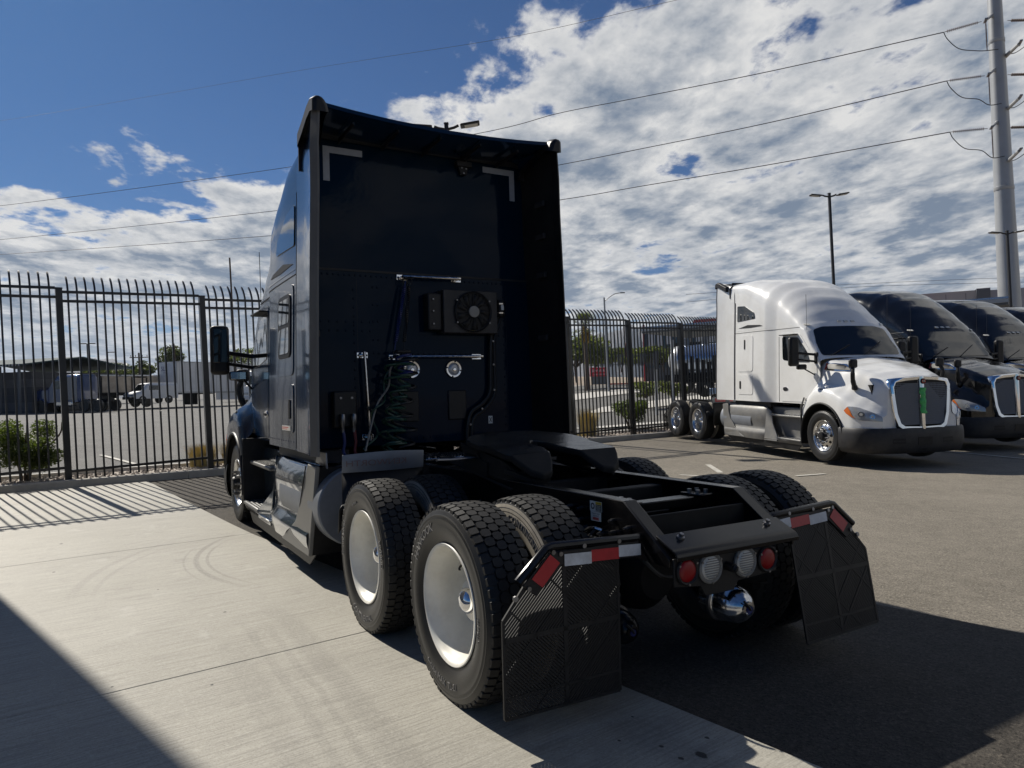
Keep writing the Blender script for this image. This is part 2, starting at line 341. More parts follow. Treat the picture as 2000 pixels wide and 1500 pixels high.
# ---------------------------------------------------------------- ground
TH = R(7.2); EA = Vector((math.cos(TH), math.sin(TH), 0)); EB = Vector((-math.sin(TH), math.cos(TH), 0))
def AB(a, b, z=0.): v = EA*a+EB*b; return Vector((v.x, v.y, z))
def znear(a):
    t = max(0., a-5.4); return .036*(t*t/(t+.9))
def zfar(a, b): return .2+.0135*(min(max(a, 12.3), 190)-12.3)+.034*min(max(0., -b-24), 36)
LEAN = Matrix.Rotation(R(-1.7), 4, 'X')          # true plumb against the lot's slope
def gmat(name, kind_):
    m = bpy.data.materials.new(name); m.use_nodes = True; nt = m.node_tree; N = nt.nodes; L = nt.links; b = N['Principled BSDF']
    tc = N.new('ShaderNodeTexCoord'); mp = N.new('ShaderNodeMapping'); L.new(tc.outputs['Object'], mp.inputs[0]); mp.inputs['Rotation'].default_value = (0, 0, -TH)
    def noise(s, d=6, r=.6, aniso=None, dist=0.):
        n = N.new('ShaderNodeTexNoise'); n.inputs['Scale'].default_value = s; n.inputs['Detail'].default_value = d; n.inputs['Roughness'].default_value = r; n.inputs['Distortion'].default_value = dist
        src = mp.outputs[0]
        if aniso:
            q = N.new('ShaderNodeMapping'); L.new(src, q.inputs[0]); q.inputs['Scale'].default_value = aniso; src = q.outputs[0]
        L.new(src, n.inputs['Vector']); return n.outputs[0]
    def mr(x, a, b_, lo=0., hi=1., sm=False):
        n = N.new('ShaderNodeMapRange'); n.interpolation_type = 'SMOOTHSTEP' if sm else 'LINEAR'
        L.new(x, n.inputs[0]); n.inputs[1].default_value = a; n.inputs[2].default_value = b_; n.inputs[3].default_value = lo; n.inputs[4].default_value = hi; return n.outputs[0]
    def mth(op, x, y=0., z=None):
        n = N.new('ShaderNodeMath'); n.operation = op
        for i, v in enumerate((x, y, z)):
            if v is None: continue
            if isinstance(v, (int, float)): n.inputs[i].default_value = v
            else: L.new(v, n.inputs[i])
        return n.outputs[0]
    def mix(f, x, y, mode='MIX'):
        n = N.new('ShaderNodeMix'); n.data_type = 'RGBA'; n.blend_type = mode
        if isinstance(f, (int, float)): n.inputs[0].default_value = f
        else: L.new(f, n.inputs[0])
        for v, i in ((x, 6), (y, 7)):
            if isinstance(v, tuple): n.inputs[i].default_value = (*v, 1)
            else: L.new(v, n.inputs[i])
        return n.outputs[2]
    sp = N.new('ShaderNodeSeparateXYZ'); L.new(tc.outputs['Object'], sp.inputs[0]); X, Y = sp.outputs[0], sp.outputs[1]
    if kind_ == 'concrete':
        c = mix(mr(noise(.7, 6, .6), .3, .7), (.335, .318, .27), (.405, .387, .335))
        broom = noise(1, 5, .7, (70, 2.2, 1)); c = mix(mth('MULTIPLY', mr(broom, .45, .60), .55), c, (.20, .188, .16))
        band = noise(1, 4, .5, (1.6, .12, 1)); c = mix(mth('MULTIPLY', mr(band, .46, .66, sm=True), .28), c, (.26, .245, .21))
        grit = noise(95, 4, .7); c = mix(mr(grit, .52, .66, 0, .50), c, (.15, .14, .12)); gl = noise(60, 4, .7, (1.6, .7, 1)); c = mix(mr(gl, .53, .68, 0, .45), c, (.52, .50, .44))
        blot = noise(3.1, 6, .7); c = mix(mr(blot, .58, .74, 0, .45), c, (.19, .178, .155)); wht = noise(2.3, 5, .62, (1, 1.3, 1), .8); c = mix(mr(wht, .60, .70, 0, .30), c, (.47, .455, .41))
        # tyre tracks: long bands and turning arcs left by trucks
        wob = mth('MULTIPLY', mth('SUBTRACT', noise(.6, 3), .5), .25)
        tot = None
        for y0, hw, lo, hi, k in ((1.60, .10, -3, 2.6, .30), (1.74, .03, -3, 2.2, .25), (1.86, .04, -3, 2.4, .22), (2.02, .10, -3, 1.9, .20), (.62, .14, -3, .2, .35)):
            dd = mth('ABSOLUTE', mth('SUBTRACT', mth('ADD', Y, wob), y0))
            t = mth('MULTIPLY', mr(dd, hw*.4, hw, 1, 0, True), mth('MULTIPLY', mr(X, lo, lo+.5, 0, k), mr(X, hi-1., hi, 1, 0, True)))
            tot = t if tot is None else mth('MAXIMUM', tot, t)
        for cx, cy, r, w, k, x0, x1 in ((4.0, -.35, 2.27, .035, .6, 2.8, 5.6), (4.0, -.35, 2.17, .02, .5, 2.8, 5.3), (4.0, -.35, 2.38, .015, .4, 3.2, 5.2), (3.2, -.35, 3.28, .05, .32, 3.2, 5.8), (3.2, -.35, 3.12, .03, .28, 3.2, 5.4)):
            dx = mth('SUBTRACT', X, cx); dy = mth('SUBTRACT', Y, cy)
            dist = mth('SQRT', mth('ADD', mth('MULTIPLY', dx, dx), mth('MULTIPLY', dy, dy)))
            t = mth('MULTIPLY', mr(mth('ABSOLUTE', mth('SUBTRACT', dist, r)), w*.4, w, 1, 0, True), mth('MULTIPLY', mr(X, x0, x0+.7, 0, k), mr(X, x1-.6, x1, 1, 0)))
            tot = mth('MAXIMUM', tot, t)
        lug = mr(noise(1, 3, .6, (26, 60, 1)), .35, .6)
        c = mix(mth('MULTIPLY', tot, mth('ADD', mth('MULTIPLY', lug, .65), .3)), c, (.14, .13, .115))
        # drips and specks
        for cx, cy, r in ((-1.09, .54, .032), (-1.06, .63, .018), (-.94, .63, .013), (-.99, .41, .015), (-.65, .55, .010), (6.02, 3.07, .025), (4.58, 3.08, .022), (2.3, 1.93, .018), (1.18, 2.67, .012), (-.8, .75, .010), (.9, 2.2, .012), (3.3, 2.3, .012)):
            dx = mth('SUBTRACT', X, cx); dy = mth('SUBTRACT', Y, cy)
            dist = mth('ADD', mth('SQRT', mth('ADD', mth('MULTIPLY', dx, dx), mth('MULTIPLY', mth('MULTIPLY', dy, dy), 1.8))), mth('MULTIPLY', mth('SUBTRACT', noise(26, 3), .5), r*1.2))
            c = mix(mr(dist, r*.75, r, .9, 0), c, (.03, .027, .025))
        b.inputs['Roughness'].default_value = .62; b.inputs['Specular IOR Level'].default_value = .35
        h = mth('ADD', mth('MULTIPLY', broom, 1.), mth('MULTIPLY', grit, .5)); dist_ = .003
    else:
        if kind_ == 'asphalt': lo, hi, sp_ = (.165, .149, .122), (.255, .230, .19), (.45, .40, .325)
        elif kind_ == 'darkasphalt': lo, hi, sp_ = (.055, .049, .042), (.085, .076, .064), (.16, .14, .115)
        else: lo, hi, sp_ = (.13, .128, .122), (.19, .185, .175), (.27, .26, .24)
        c = mix(mr(noise(.5, 7, .65), .3, .7), lo, hi)
        st = noise(1, 6, .65, (.35, 1.6, 1)); c = mix(mr(st, .5, .75, 0, .45), c, tuple(v*.7 for v in lo))
        mid = noise(5., 5, .7); c = mix(mr(mid, .42, .68, 0, .5), c, tuple(v*1.25 for v in hi)); g = noise(48, 5, .8); c = mix(mr(g, .51, .62, 0, .70), c, sp_)
        g2 = noise(70, 4, .75); c = mix(mr(g2, .52, .62, 0, .75), c, tuple(v*.25 for v in lo)); g3 = noise(21, 5, .7); c = mix(mr(g3, .52, .64, 0, .40), c, tuple(v*.45 for v in lo))
        b.inputs['Roughness'].default_value = .85; b.inputs['Specular IOR Level'].default_value = .25
        h = mth('ADD', g, mth('MULTIPLY', g2, .7)); dist_ = .014
    L.new(c, b.inputs['Base Color'])
    bp = N.new('ShaderNodeBump'); bp.inputs['Distance'].default_value = dist_; bp.inputs['Strength'].default_value = .9; L.new(h, bp.inputs['Height']); L.new(bp.outputs[0], b.inputs['Normal'])
    MT[name] = m; return m
gmat('concrete', 'concrete'); gmat('asphalt', 'asphalt'); gmat('darkasphalt', 'darkasphalt'); gmat('farasphalt', 'far')
def sheet(name, m, poly_ab, zfun, step=1.2, off=0., cell=None):
    """flat-lying polygon in lot coordinates draped on zfun(a, b)"""
    bm = bmesh.new(); bm.faces.new([bm.verts.new((a, b, 0)) for a, b in poly_ab])
    lo = [min(p[i] for p in poly_ab) for i in (0, 1)]; hi = [max(p[i] for p in poly_ab) for i in (0, 1)]
    for i in (0, 1):
        x = lo[i]+step
        while x < hi[i]:
            co = [0, 0, 0]; co[i] = x; no = [0, 0, 0]; no[i] = 1
            bmesh.ops.bisect_plane(bm, geom=bm.verts[:]+bm.edges[:]+bm.faces[:], plane_co=co, plane_no=no); x += step
    for v in bm.verts: v.co = AB(v.co.x, v.co.y, zfun(v.co.x, v.co.y)+off)
    for f in bm.faces: f.smooth = True
    bmesh.ops.recalc_face_normals(bm, faces=bm.faces)
    if bm.faces[:] and sum(f.normal.z for f in bm.faces) < 0: bmesh.ops.reverse_faces(bm, faces=bm.faces)
    me = bpy.data.meshes.new(name); bm.to_mesh(me); bm.free(); me.materials.append(m)
    o = bpy.data.objects.new(name, me); C.objects.link(o); return o
zn = lambda a, b: znear(a)
KERB_A = 10.98
def edge_b(a): return .42+.016*a                # concrete / asphalt boundary in lot coordinates
kind(sheet('asphalt_lot', MT['asphalt'], [(-70, -90), (KERB_A+.02, -90), (KERB_A+.02, 25), (-70, 25)], zn, 2.0), 'structure')
kind(sheet('dark_asphalt_strip', MT['darkasphalt'], [(-9, -1.9), (-2.2, -2.1), (3, -1.8), (KERB_A, -2.6), (KERB_A, edge_b(KERB_A)+.3), (-9, .6)], zn, 1.0, .005), 'structure')  # darker asphalt sheet from the concrete edge to beneath the truck
pad = kind(bpy.data.objects.new('concrete_pad', None), 'structure'); C.objects.link(pad)
JA = [-7.0, -2.75, 1.42, 5.53, 9.66, KERB_A]; g = .006
for a0, a1 in zip(JA, JA[1:]):
    for b0, b1 in ((None, 6.2), (6.2, 12.)):
        e0 = edge_b(a0)-.015 if b0 is None else b0+g/2; e1 = edge_b(a1)-.015 if b0 is None else b0+g/2
        P = [(a0+g/2, e0), (a1-g/2, e1), (a1-g/2, b1-g/2), (a0+g/2, b1-g/2)]
        s = sheet('slab', MT['concrete'], P, zn, .8, .022); s.parent = pad; s.data.shade_flat()
        q = s.modifiers.new('s', 'SOLIDIFY'); q.thickness = .016; q.offset = -1
        q = s.modifiers.new('b', 'BEVEL'); q.width = .003; q.segments = 1; q.limit_method = 'ANGLE'; q.angle_limit = R(50)
jt = sheet('joint_filler', MT['seam'], [(-7, 1.0), (KERB_A, 1.0), (KERB_A, 12), (-7, 12)], zn, 1.5, .010); jt.parent = pad
# kerb under the fence, its pieces, and the gravel strip
kb = kind(bpy.data.objects.new('kerb', None), 'structure'); C.objects.link(kb)
kz = znear(KERB_A); b0 = 6.
while b0 > -34:
    ln = 3.05; mb = MB(); top = kz+.135
    sec = lambda b: [AB(KERB_A, b, kz-.05), AB(KERB_A+.012, b, top-.02), AB(KERB_A+.03, b, top), AB(KERB_A+.16, b, top+.003), AB(KERB_A+.17, b, top-.1)]
    mb.loft([sec(b0), sec(b0-ln+.008)], cap=True, smooth=False); mb.build('kerb_piece', MT['kerb'], kb, bevel=.004); b0 -= ln
kind(sheet('gravel_bed', MT['stone'], [(KERB_A+.14, -60), (12.5, -60), (12.5, 7), (KERB_A+.14, 7)], lambda a, b: kz+.10, 1.5), 'structure')
st = MB(); rnd = random.Random(3)
for i in range(5200):
    b = rnd.uniform(-20, 5); a = rnd.uniform(KERB_A+.2, 12.45); r = rnd.uniform(.012, .034); c = AB(a, b, kz+.10+r*.3)
    vs = [c+Vector((rnd.uniform(.7, 1.2)*r*x, rnd.uniform(.7, 1.2)*r*y, rnd.uniform(.5, 1.)*r*z)) for x, y, z in ((1, 0, 0), (-1, 0, 0), (0, 1, 0), (0, -1, 0), (0, 0, 1), (0, 0, -1))]
    st.add(vs, [(0, 2, 4), (2, 1, 4), (1, 3, 4), (3, 0, 4), (2, 0, 5), (1, 2, 5), (3, 1, 5), (0, 3, 5)], False)
tag(st.build('gravel_stones', MT['stone'], sharp=20), 'loose tan gravel along the foot of the black fence', 'gravel', kind='stuff')
# far side of the fence
kind(sheet('far_lot', MT['farasphalt'], [(12.62, -26), (34, -34), (60, -62), (190, -62), (190, 60), (12.62, 60)], zfar, 6.), 'structure')
kind(sheet('desert_ground', MT['desert'], [(12.6, -700), (1500, -2500), (6000, -6000), (6000, 4000), (12.6, 900)], lambda a, b: zfar(a, b)-.03, 400.), 'structure') if 0 else None
def ground_far():
    xs = [-9000, -3000, -800, -200, -71, 0, 12.4, 12.5, 16, 22, 30, 40, 55, 75, 100, 140, 190, 300, 600, 1500, 4000, 9000]; ys = [-9000, -3000, -1000, -400, -200, -120, -90, -75, -60, -50, -42, -34, -29, -24, -10, 10, 40, 100, 400, 2000, 9000]
    mb = MB(); mb.loft([[AB(x, y, zfar(x, y)-.06 if x > 12.45 else -.08) for y in ys] for x in xs]); return mb.build('ground', MT['desert'])
kind(ground_far(), 'structure')
fk = MB()
for b0 in range(0, 22):
    fk.box2((0, 0, 0), (0, 0, 0)) if 0 else None
fkerb = kind(bpy.data.objects.new('far_kerb', None), 'structure'); C.objects.link(fkerb)
b0 = 5.
while b0 > -26:
    sec = lambda b: [AB(12.5, b, .15), AB(12.5, b, kz+.16), AB(12.64, b, kz+.16), AB(12.66, b, .15)]
    mb = MB(); mb.loft([sec(b0), sec(b0-2.99)], cap=True, smooth=False); mb.build('kerb_piece', MT['walkc'], fkerb, bevel=.006); b0 -= 3
# bay lines
ln_ = kind(bpy.data.objects.new('bay_markings', None), 'structure'); C.objects.link(ln_)
def wl(p, q, w, zf, name='painted_line', off=.012, m='linepaint'):
    p = Vector((*p, 0)); q = Vector((*q, 0)); d = (q-p).normalized(); n = Vector((-d.y, d.x, 0))*w/2
    mb = MB(); k = max(1, int((q-p).length/1.)); rows = []
    for i in range(k+1):
        c = p+(q-p)*i/k; rows.append([c+n, c-n])
    for r_ in rows:
        for v in r_: v.z = zf(v.dot(EA), v.dot(EB))+off
    mb.loft(rows); return mb.build(name, MT[m], ln_)
wl((7.27, -7.9), (6.2, -7.14), .11, zn); wl((6.45, -6.38), (6.1, -6.5), .10, zn); wl((5.0, -7.7), (4.88, -8.3), .10, zn); wl((9.9, -15.0), (3.4, -12.9), .10, zn); wl((10.6, -19.5), (4.3, -17.2), .10, zn)
A_ = lambda a, b: tuple((EA*a+EB*b)[:2])
wl(A_(17.6, .42), A_(13.2, .1), .1, zfar, off=.02)
# right: parking rows, islands, street
strip = lambda name, m, P, off, k='structure': kind(sheet(name, MT[m], P, zfar, 5., off), k)
strip('sidewalk', 'walkc', [(16.0, -33), (17.0, -33), (15.6, -13.6), (14.9, -13.6)], .05)
strip('island_walk', 'walkc', [(23.8, -21.5), (28., -27), (31, -40), (26, -40)], .06)
strip('parking_asphalt', 'farasphalt', [(13, -62), (60, -62), (60, -26), (13, -26)], .01)
strip('street_walk', 'walkc', [(37, -33), (43, -31), (62, -70), (52, -75)], .06)
strip('street', 'farasphalt', [(44, -32), (66, -48), (84, -92), (60, -92)], .10)
strip('far_walk', 'walkc', [(60, -47.5), (61.5, -47.5), (85, -104), (82, -104)], .12)
for p, q in (((61.7, -47.6), (66, -58)), ((71, -70), (80, -92))):
    mb = MB(); mb.bar(AB(*p, zfar(*p)+.2), AB(*q, zfar(*q)+.2), .3, .25); kind(mb.build('red_kerb', MT['kerbred']), 'structure')
# berm behind the street
mb = MB(); rows = []
for i, (da, h) in enumerate(((0, 0.), (3, .5), (8, 1.5), (12, 1.9), (30, 1.9), (60, 1.5))):
    rows.append([AB(62+da+(y+48)*-.42, y, zfar(62, y)+h) for y in (-30, -40, -48, -58, -70, -85, -104, -130)])
mb.loft(rows); kind(mb.build('gravel_berm', MT['desert']), 'structure')
# mountains
def range_(name, pts, depth):
    rnd = random.Random(len(pts)); P = spline(pts, 16); rows = []; K = 9
    ph = [rnd.uniform(0, 6.28) for _ in range(12)]
    for r in range(K+1):
        t = r/K; row = []
        for i, p in enumerate(P):
            n = Vector((p.x, p.y, 0)).normalized(); w = sum(math.sin(i*f*.21+ph[k]+t*3*k)/(k+1.2) for k, f in enumerate((1, 2.3, 4.1, 7.7, 12.3)))
            h = p.z*(math.sin(t*math.pi*.5)**1.25)*(1+.05*w*(1 if r < K else .5)); row.append(Vector((p.x, p.y, h-6*(r == 0)))-n*depth*(1-t)*(1+.10*w))
        rows.append(row)
    rows.append([Vector((p.x, p.y, -10))+Vector((p.x, p.y, 0)).normalized()*depth for p in P])
    mb = MB(); mb.loft(rows); return kind(mb.build(name, MT['rock'], sharp=180), 'structure')
def far_pt(u, v, D):
    d = _f+_r*((u-1000)/1412.)-_u*((v-750)/1412.); return Vector(cam.matrix_world.translation)+d*D
def ridge(L, D): return [far_pt(u, v, D) for u, v in L]
range_('mountain_ridge', ridge([(-700, 760), (-300, 735), (60, 740), (150, 716), (205, 699), (245, 712), (300, 732), (360, 726), (430, 735), (520, 745)], 4200), 900)
range_('mountain_massif', ridge([(700, 740), (900, 720), (1080, 690), (1150, 668), (1190, 648), (1225, 640), (1262, 640), (1330, 636), (1420, 648), (1560, 672), (1800, 690), (2300, 705)], 4600), 1100)

# ---------------------------------------------------------------- fence
fence = tag(empty('fence'), 'tall black steel picket fence with outward curving spear tips on a kerb', 'fence')
fb = kz+.10
pm = MB()
pts = [(0, 0, .02), (0, 0, 3.18), (.012, 0, 3.26), (.045, 0, 3.33), (.10, 0, 3.41), (.175, 0, 3.475)]
for i in range(len(pts)-1):
    a, b = Vector(pts[i]), Vector(pts[i+1]); t0 = (Vector(pts[i+1])-Vector(pts[max(i-1, 0)])).normalized(); t1 = (Vector(pts[min(i+2, len(pts)-1)])-a).normalized()
    w = .0145; w1 = w if i < len(pts)-2 else w
    n0 = Vector((t0.z, 0, -t0.x)); n1 = Vector((t1.z, 0, -t1.x))
    q = [a+n0*w*sx+Vector((0, w*sy, 0)) for sx, sy in ((1, 1), (-1, 1), (-1, -1), (1, -1))]+[b+n1*w1*sx+Vector((0, w1*sy, 0)) for sx, sy in ((1, 1), (-1, 1), (-1, -1), (1, -1))]
    pm.add(q, [(k, (k+1) % 4, 4+(k+1) % 4, 4+k) for k in range(4)], False)
    if i == len(pts)-2:
        tip = b+(b-a).normalized()*.05; pm.add(q[4:]+[tip], [(0, 1, 4), (1, 2, 4), (2, 3, 4), (3, 0, 4)], False)
pick_me = pm.mesh('picket'); pick_me.materials.append(MT['fence'])
rail_me = MB().box((0, 0, 0), (.04, 2.286-.1, .045)).mesh('rail'); rail_me.materials.append(MT['fence'])
po = MB(); po.box((0, 0, 1.62), (.10, .10, 3.26)).box((0, 0, 3.26), (.11, .11, .02)).box((0, 0, .01), (.16, .16, .02)); post_me = po.mesh('post'); post_me.materials.append(MT['fence'])
Mz = Matrix.Rotation(TH, 4, 'Z')
for k in range(-2, 11):
    b = 1.728-2.286*k; base = AB(11.3, b, fb); M = Matrix.Translation(base) @ LEAN @ Mz
    o = inst('post', post_me, fence); o.matrix_world = M
    for z in (3.20, 3.045, .16):
        o = inst('rail', rail_me, fence); o.matrix_world = M @ Matrix.Translation((0, -1.143, z))
    for i in range(16):
        o = inst('picket', pick_me, fence); o.matrix_world = M @ Matrix.Translation((.012 if i % 2 else .0118, -(i+1)*2.286/17, 0))
# the building whose shadow falls in from the left
sb = tag(empty('service_building', (4.6, 4.95, 0)), 'tall tan building out of frame left whose shadow crosses the concrete corner', 'building')
mb = MB(); mb.box2((0, 0, -.1), (5.0, 9., 11.2)); mb.build('wall', MT['stucco'], sb, bevel=.02)
mb = MB(); mb.box2((-.12, -.12, 11.21), (5.12, 9.12, 11.5)); mb.build('parapet_cap', MT['kerb'], sb, bevel=.02)
mb = MB(); mb.box2((1.2, -.05, .1), (2.2, .06, 2.2)); mb.build('door', MT['cdark'], sb, bevel=.01)
# ---------------------------------------------------------------- trucks (local frame: X forward, Y left, origin under the rear axle)
TR = .505
def tyre_meshes():
    mb = MB()
    half = [(.286, .085), (.292, .105), (.305, .112), (.325, .120), (.345, .131), (.375, .138), (.40, .139), (.425, .1365), (.430, .1385), (.436, .1355), (.445, .134), (.450, .136), (.456, .132), (.470, .128), (.482, .120), (.489, .108), (.492, .09)]
    prof = [(r, y) for r, y in half]+[(.494, 0)]+[(r, -y) for r, y in half[::-1]]
    mb.lathe(prof, n=72); carc = mb.mesh('tyre', sharp=50); carc.materials.append(MT['rubber'])
    tb = MB(); NB = 58
    def blk(th, y, dth, dy, r0, r1, cut=.3):
        hexa = [(-1, -1+cut), (-1+cut*.8, -1), (1-cut*.8, -1), (1, -1+cut), (1, 1-cut), (1-cut*.8, 1), (-1+cut*.8, 1), (-1, 1-cut)]
        lo, hi = [], []
        for a, b in hexa:
            for L_, r, s in ((lo, r0, 1.0), (hi, r1, .93)):
                t = th+a*dth*s; yy = y+b*dy*s; rr = r-.012*(abs(yy)/.12)**3
                L_.append((rr*math.sin(t), yy, rr*math.cos(t)))
        n = 8; tb.add(lo+hi, [tuple(range(n, 2*n))]+[(i, (i+1) % n, n+(i+1) % n, n+i) for i in range(n)], False)
    for i in range(NB):
        t = 2*math.pi*i/NB; d = math.pi/NB
        for j, y in enumerate((-.052, 0, .052)):
            blk(t+(d if j % 2 else 0), y, d*.93, .0262, .484, .506, .5)
        for y in (-.103, .103):
            blk(t+d, y, d*.80, .0225, .478, .506, .22)
    tread = tb.mesh('tread', sharp=30); tread.materials.append(MT['tread'])
    # deep white dish of the drive wheels
    rb = MB(); rb.lathe([(.288, .088), (.300, .108), (.308, .118), (.304, .123), (.293, .121), (.284, .112), (.279, .09), (.270, .07), (.262, .045), (.257, 0), (.255, -.07), (.248, -.125), (.232, -.142), (.20, -.148), (.168, -.146), (.152, -.138), (.142, -.115), (.134, -.09), (.124, -.084), (.118, -.083)], n=64)
    dish = rb.mesh('rim', sharp=55); dish.materials.append(MT['rim'])
    hb = MB(); hb.lathe([(.068, -.01), (.066, .012), (.058, .032), (.042, .045), (.02, .052), (0, .053)], n=36)
    hr = MB(); hr.lathe([(.134, -.092), (.116, -.07), (.109, -.03), (.104, -.010), (.095, -.003), (.064, 0)], n=36); hubring = hr.mesh('hub_ring', sharp=40); hubring.materials.append(MT['rim'])
    hub = hb.mesh('hub_cap', sharp=40); hub.materials.append(MT['chrome'])
    # polished front wheel
    fb_ = MB(); fb_.lathe([(.288, .088), (.300, .108), (.308, .118), (.304, .124), (.292, .121), (.282, .11), (.272, .085), (.262, .06), (.252, .058), (.235, .075), (.20, .098), (.165, .112), (.12, .116), (.105, .116), (.10, .112)], n=64)
    fdisc = fb_.mesh('rim', sharp=50); fdisc.materials.append(MT['alu'])
    ho = MB()
    for k in range(10):
        a = 2*math.pi*k/10; c = Vector((.212*math.cos(a), .0, .212*math.sin(a))); nrm = Vector((.55*math.cos(a), .83, .55*math.sin(a))).normalized(); c.y = .0925
        x = nrm.orthogonal().normalized(); y = nrm.cross(x); ho.add([c+nrm*.002+(x*math.cos(t)+y*math.sin(t))*.027 for t in [2*math.pi*i/14 for i in range(14)]], [tuple(range(14))], False)
    holes = ho.mesh('hand_holes'); holes.materials.append(MT['seam'])
    lu = MB()
    for k in range(10):
        a = 2*math.pi*(k+.5)/10; x, z = .143*math.cos(a), .143*math.sin(a); lu.cyl((x, .11, z), (x, .15, z), .017, 6).cyl((x, .15, z), (x, .175, z), .011, 6)
    lugs = lu.mesh('lug_nuts'); lugs.materials.append(MT['steel'])
    fh = MB(); fh.lathe([(.105, .114), (.10, .135), (.085, .15), (.08, .17), (.07, .185), (.04, .19), (0, .19)], n=24); fhub = fh.mesh('hub_cap', sharp=30); fhub.materials.append(MT['plastic'])
    iw = MB(); iw.lathe([(.288, .087), (.31, .1135), (.345, .1325), (.375, .1395), (.40, .1405), (.425, .138), (.437, .137), (.456, .1335), (.470, .1295)], n=64)
    inner = iw.mesh('dusty_lit_sidewall'); inner.materials.append(MT['innerwall_lit'])
    return dict(hubring=hubring, tyre=carc, tread=tread, dish=dish, hub=hub, fdisc=fdisc, holes=holes, lugs=lugs, fhub=fhub, inner=inner)
TM = tyre_meshes()
def wheel(parent, x, y, out, kind_, spin=0.):
    """out = +1 outer face towards +Y, -1 towards -Y"""
    w = empty('wheel', (x, y, TR), (spin if 0 else 0, 0, 0 if out > 0 else math.pi), parent)
    rot = (0, spin, 0)
    inst('tyre', TM['tyre'], w, rot=rot); kind(inst('tread', TM['tread'], w, rot=rot), 'stuff')
    if kind_ == 'front':
        for n, k in (('rim', 'fdisc'), ('hand_holes', 'holes'), ('lug_nuts', 'lugs'), ('hub_cap', 'fhub')):
            q = inst(n, TM[k], w, rot=rot)
            if n in ('hand_holes', 'lug_nuts'): q['kind'] = 'stuff'
    elif kind_ == 'outer':
        inst('rim', TM['dish'], w, rot=rot); inst('hub_cap', TM['hub'], w, rot=rot); inst('hub_ring', TM['hubring'], w, rot=rot)
    else:
        inst('dusty_lit_sidewall', TM['inner'], w, rot=rot)
    if kind_ == 'outer': MB().tube(spline([(.05, -.13, .245), (.05, -.06, .225), (.045, .02, .17), (.04, .03, .15)]), .006, 6).build('valve_stem', MT['hoseblack'], w)
    return w
def side_text(w, body, size, rad, ang, flip=False, m='letter_highlight', ext=.002, yy=.1395):
    """raised lettering bent round the sidewall; ang measured from the top, towards -X"""
    def fn(x, y, z):
        t = x/rad; 
        if flip: t = -t; r = rad-y
        else: r = rad+y
        a = R(ang)+t
        k = abs(r-.40)/.06; yo = yy-.004*k*k
        return (-r*math.sin(a), yo+z, r*math.cos(a)) if not flip else (-r*math.sin(a), yo+z, r*math.cos(a))
    return text(body, size, MT[m], 'lettering', w, fn, ext)

CABK = [  # X, bottom half width, top half width, roof z, shoulder z, bottom z, exponent
    (2.95, 1.165, 1.115, 3.92, 3.60, 1.10, 5.2), (3.6, 1.165, 1.115, 3.94, 3.48, 1.10, 4.0), (4.1, 1.165, 1.11, 3.88, 3.26, 1.10, 3.0), (4.42, 1.16, 1.10, 3.80, 3.10, 1.10, 2.7), (4.78, 1.06, 1.03, 3.62, 2.95, 1.10, 2.5),
    (5.1, 1.05, 1.01, 3.39, 2.82, 1.10, 2.4), (5.4, 1.045, .99, 3.10, 2.70, 1.10, 2.3), (5.66, 1.04, .975, 2.80, 2.60, 1.10, 2.3), (5.74, 1.04, .97, 2.70, 2.52, 1.10, 2.4), (5.95, 1.03, .985, 2.38, 2.22, 1.15, 2.6), (6.2, 1.01, .98, 2.04, 1.95, 1.22, 2.8)]
def cab_section(X, grow=0., nside=14, narc=16):
    wb, wt, zr, zs, zb, ex = lerp_keys(CABK, X); P = []
    for i in range(nside):
        z = zb+(zs-zb)*i/nside; t = (z-zb)/(3.3-zb); P.append((X, wb+(wt-wb)*min(1, t)**1.5+grow, z))
    ws = wb+(wt-wb)*min(1, (zs-zb)/(3.3-zb))**1.5
    for i in range(narc+1):
        a = math.pi/2*i/narc; P.append((X, (ws+grow)*max(0, math.cos(a))**(2/ex), zs+(zr+grow-zs)*math.sin(a)**(2/ex)))
    return P
def full(sec): return [Vector(p) for p in sec]+[Vector((p[0], -p[1], p[2])) for p in sec[-2::-1]]
def bvh_of(o):
    dg = bpy.context.evaluated_depsgraph_get(); dg.update(); e = o.evaluated_get(dg); me = e.to_mesh()
    v = [p.co.copy() for p in me.vertices]; f = [tuple(p.vertices) for p in me.polygons]; e.to_mesh_clear(); return BVHTree.FromPolygons(v, f)
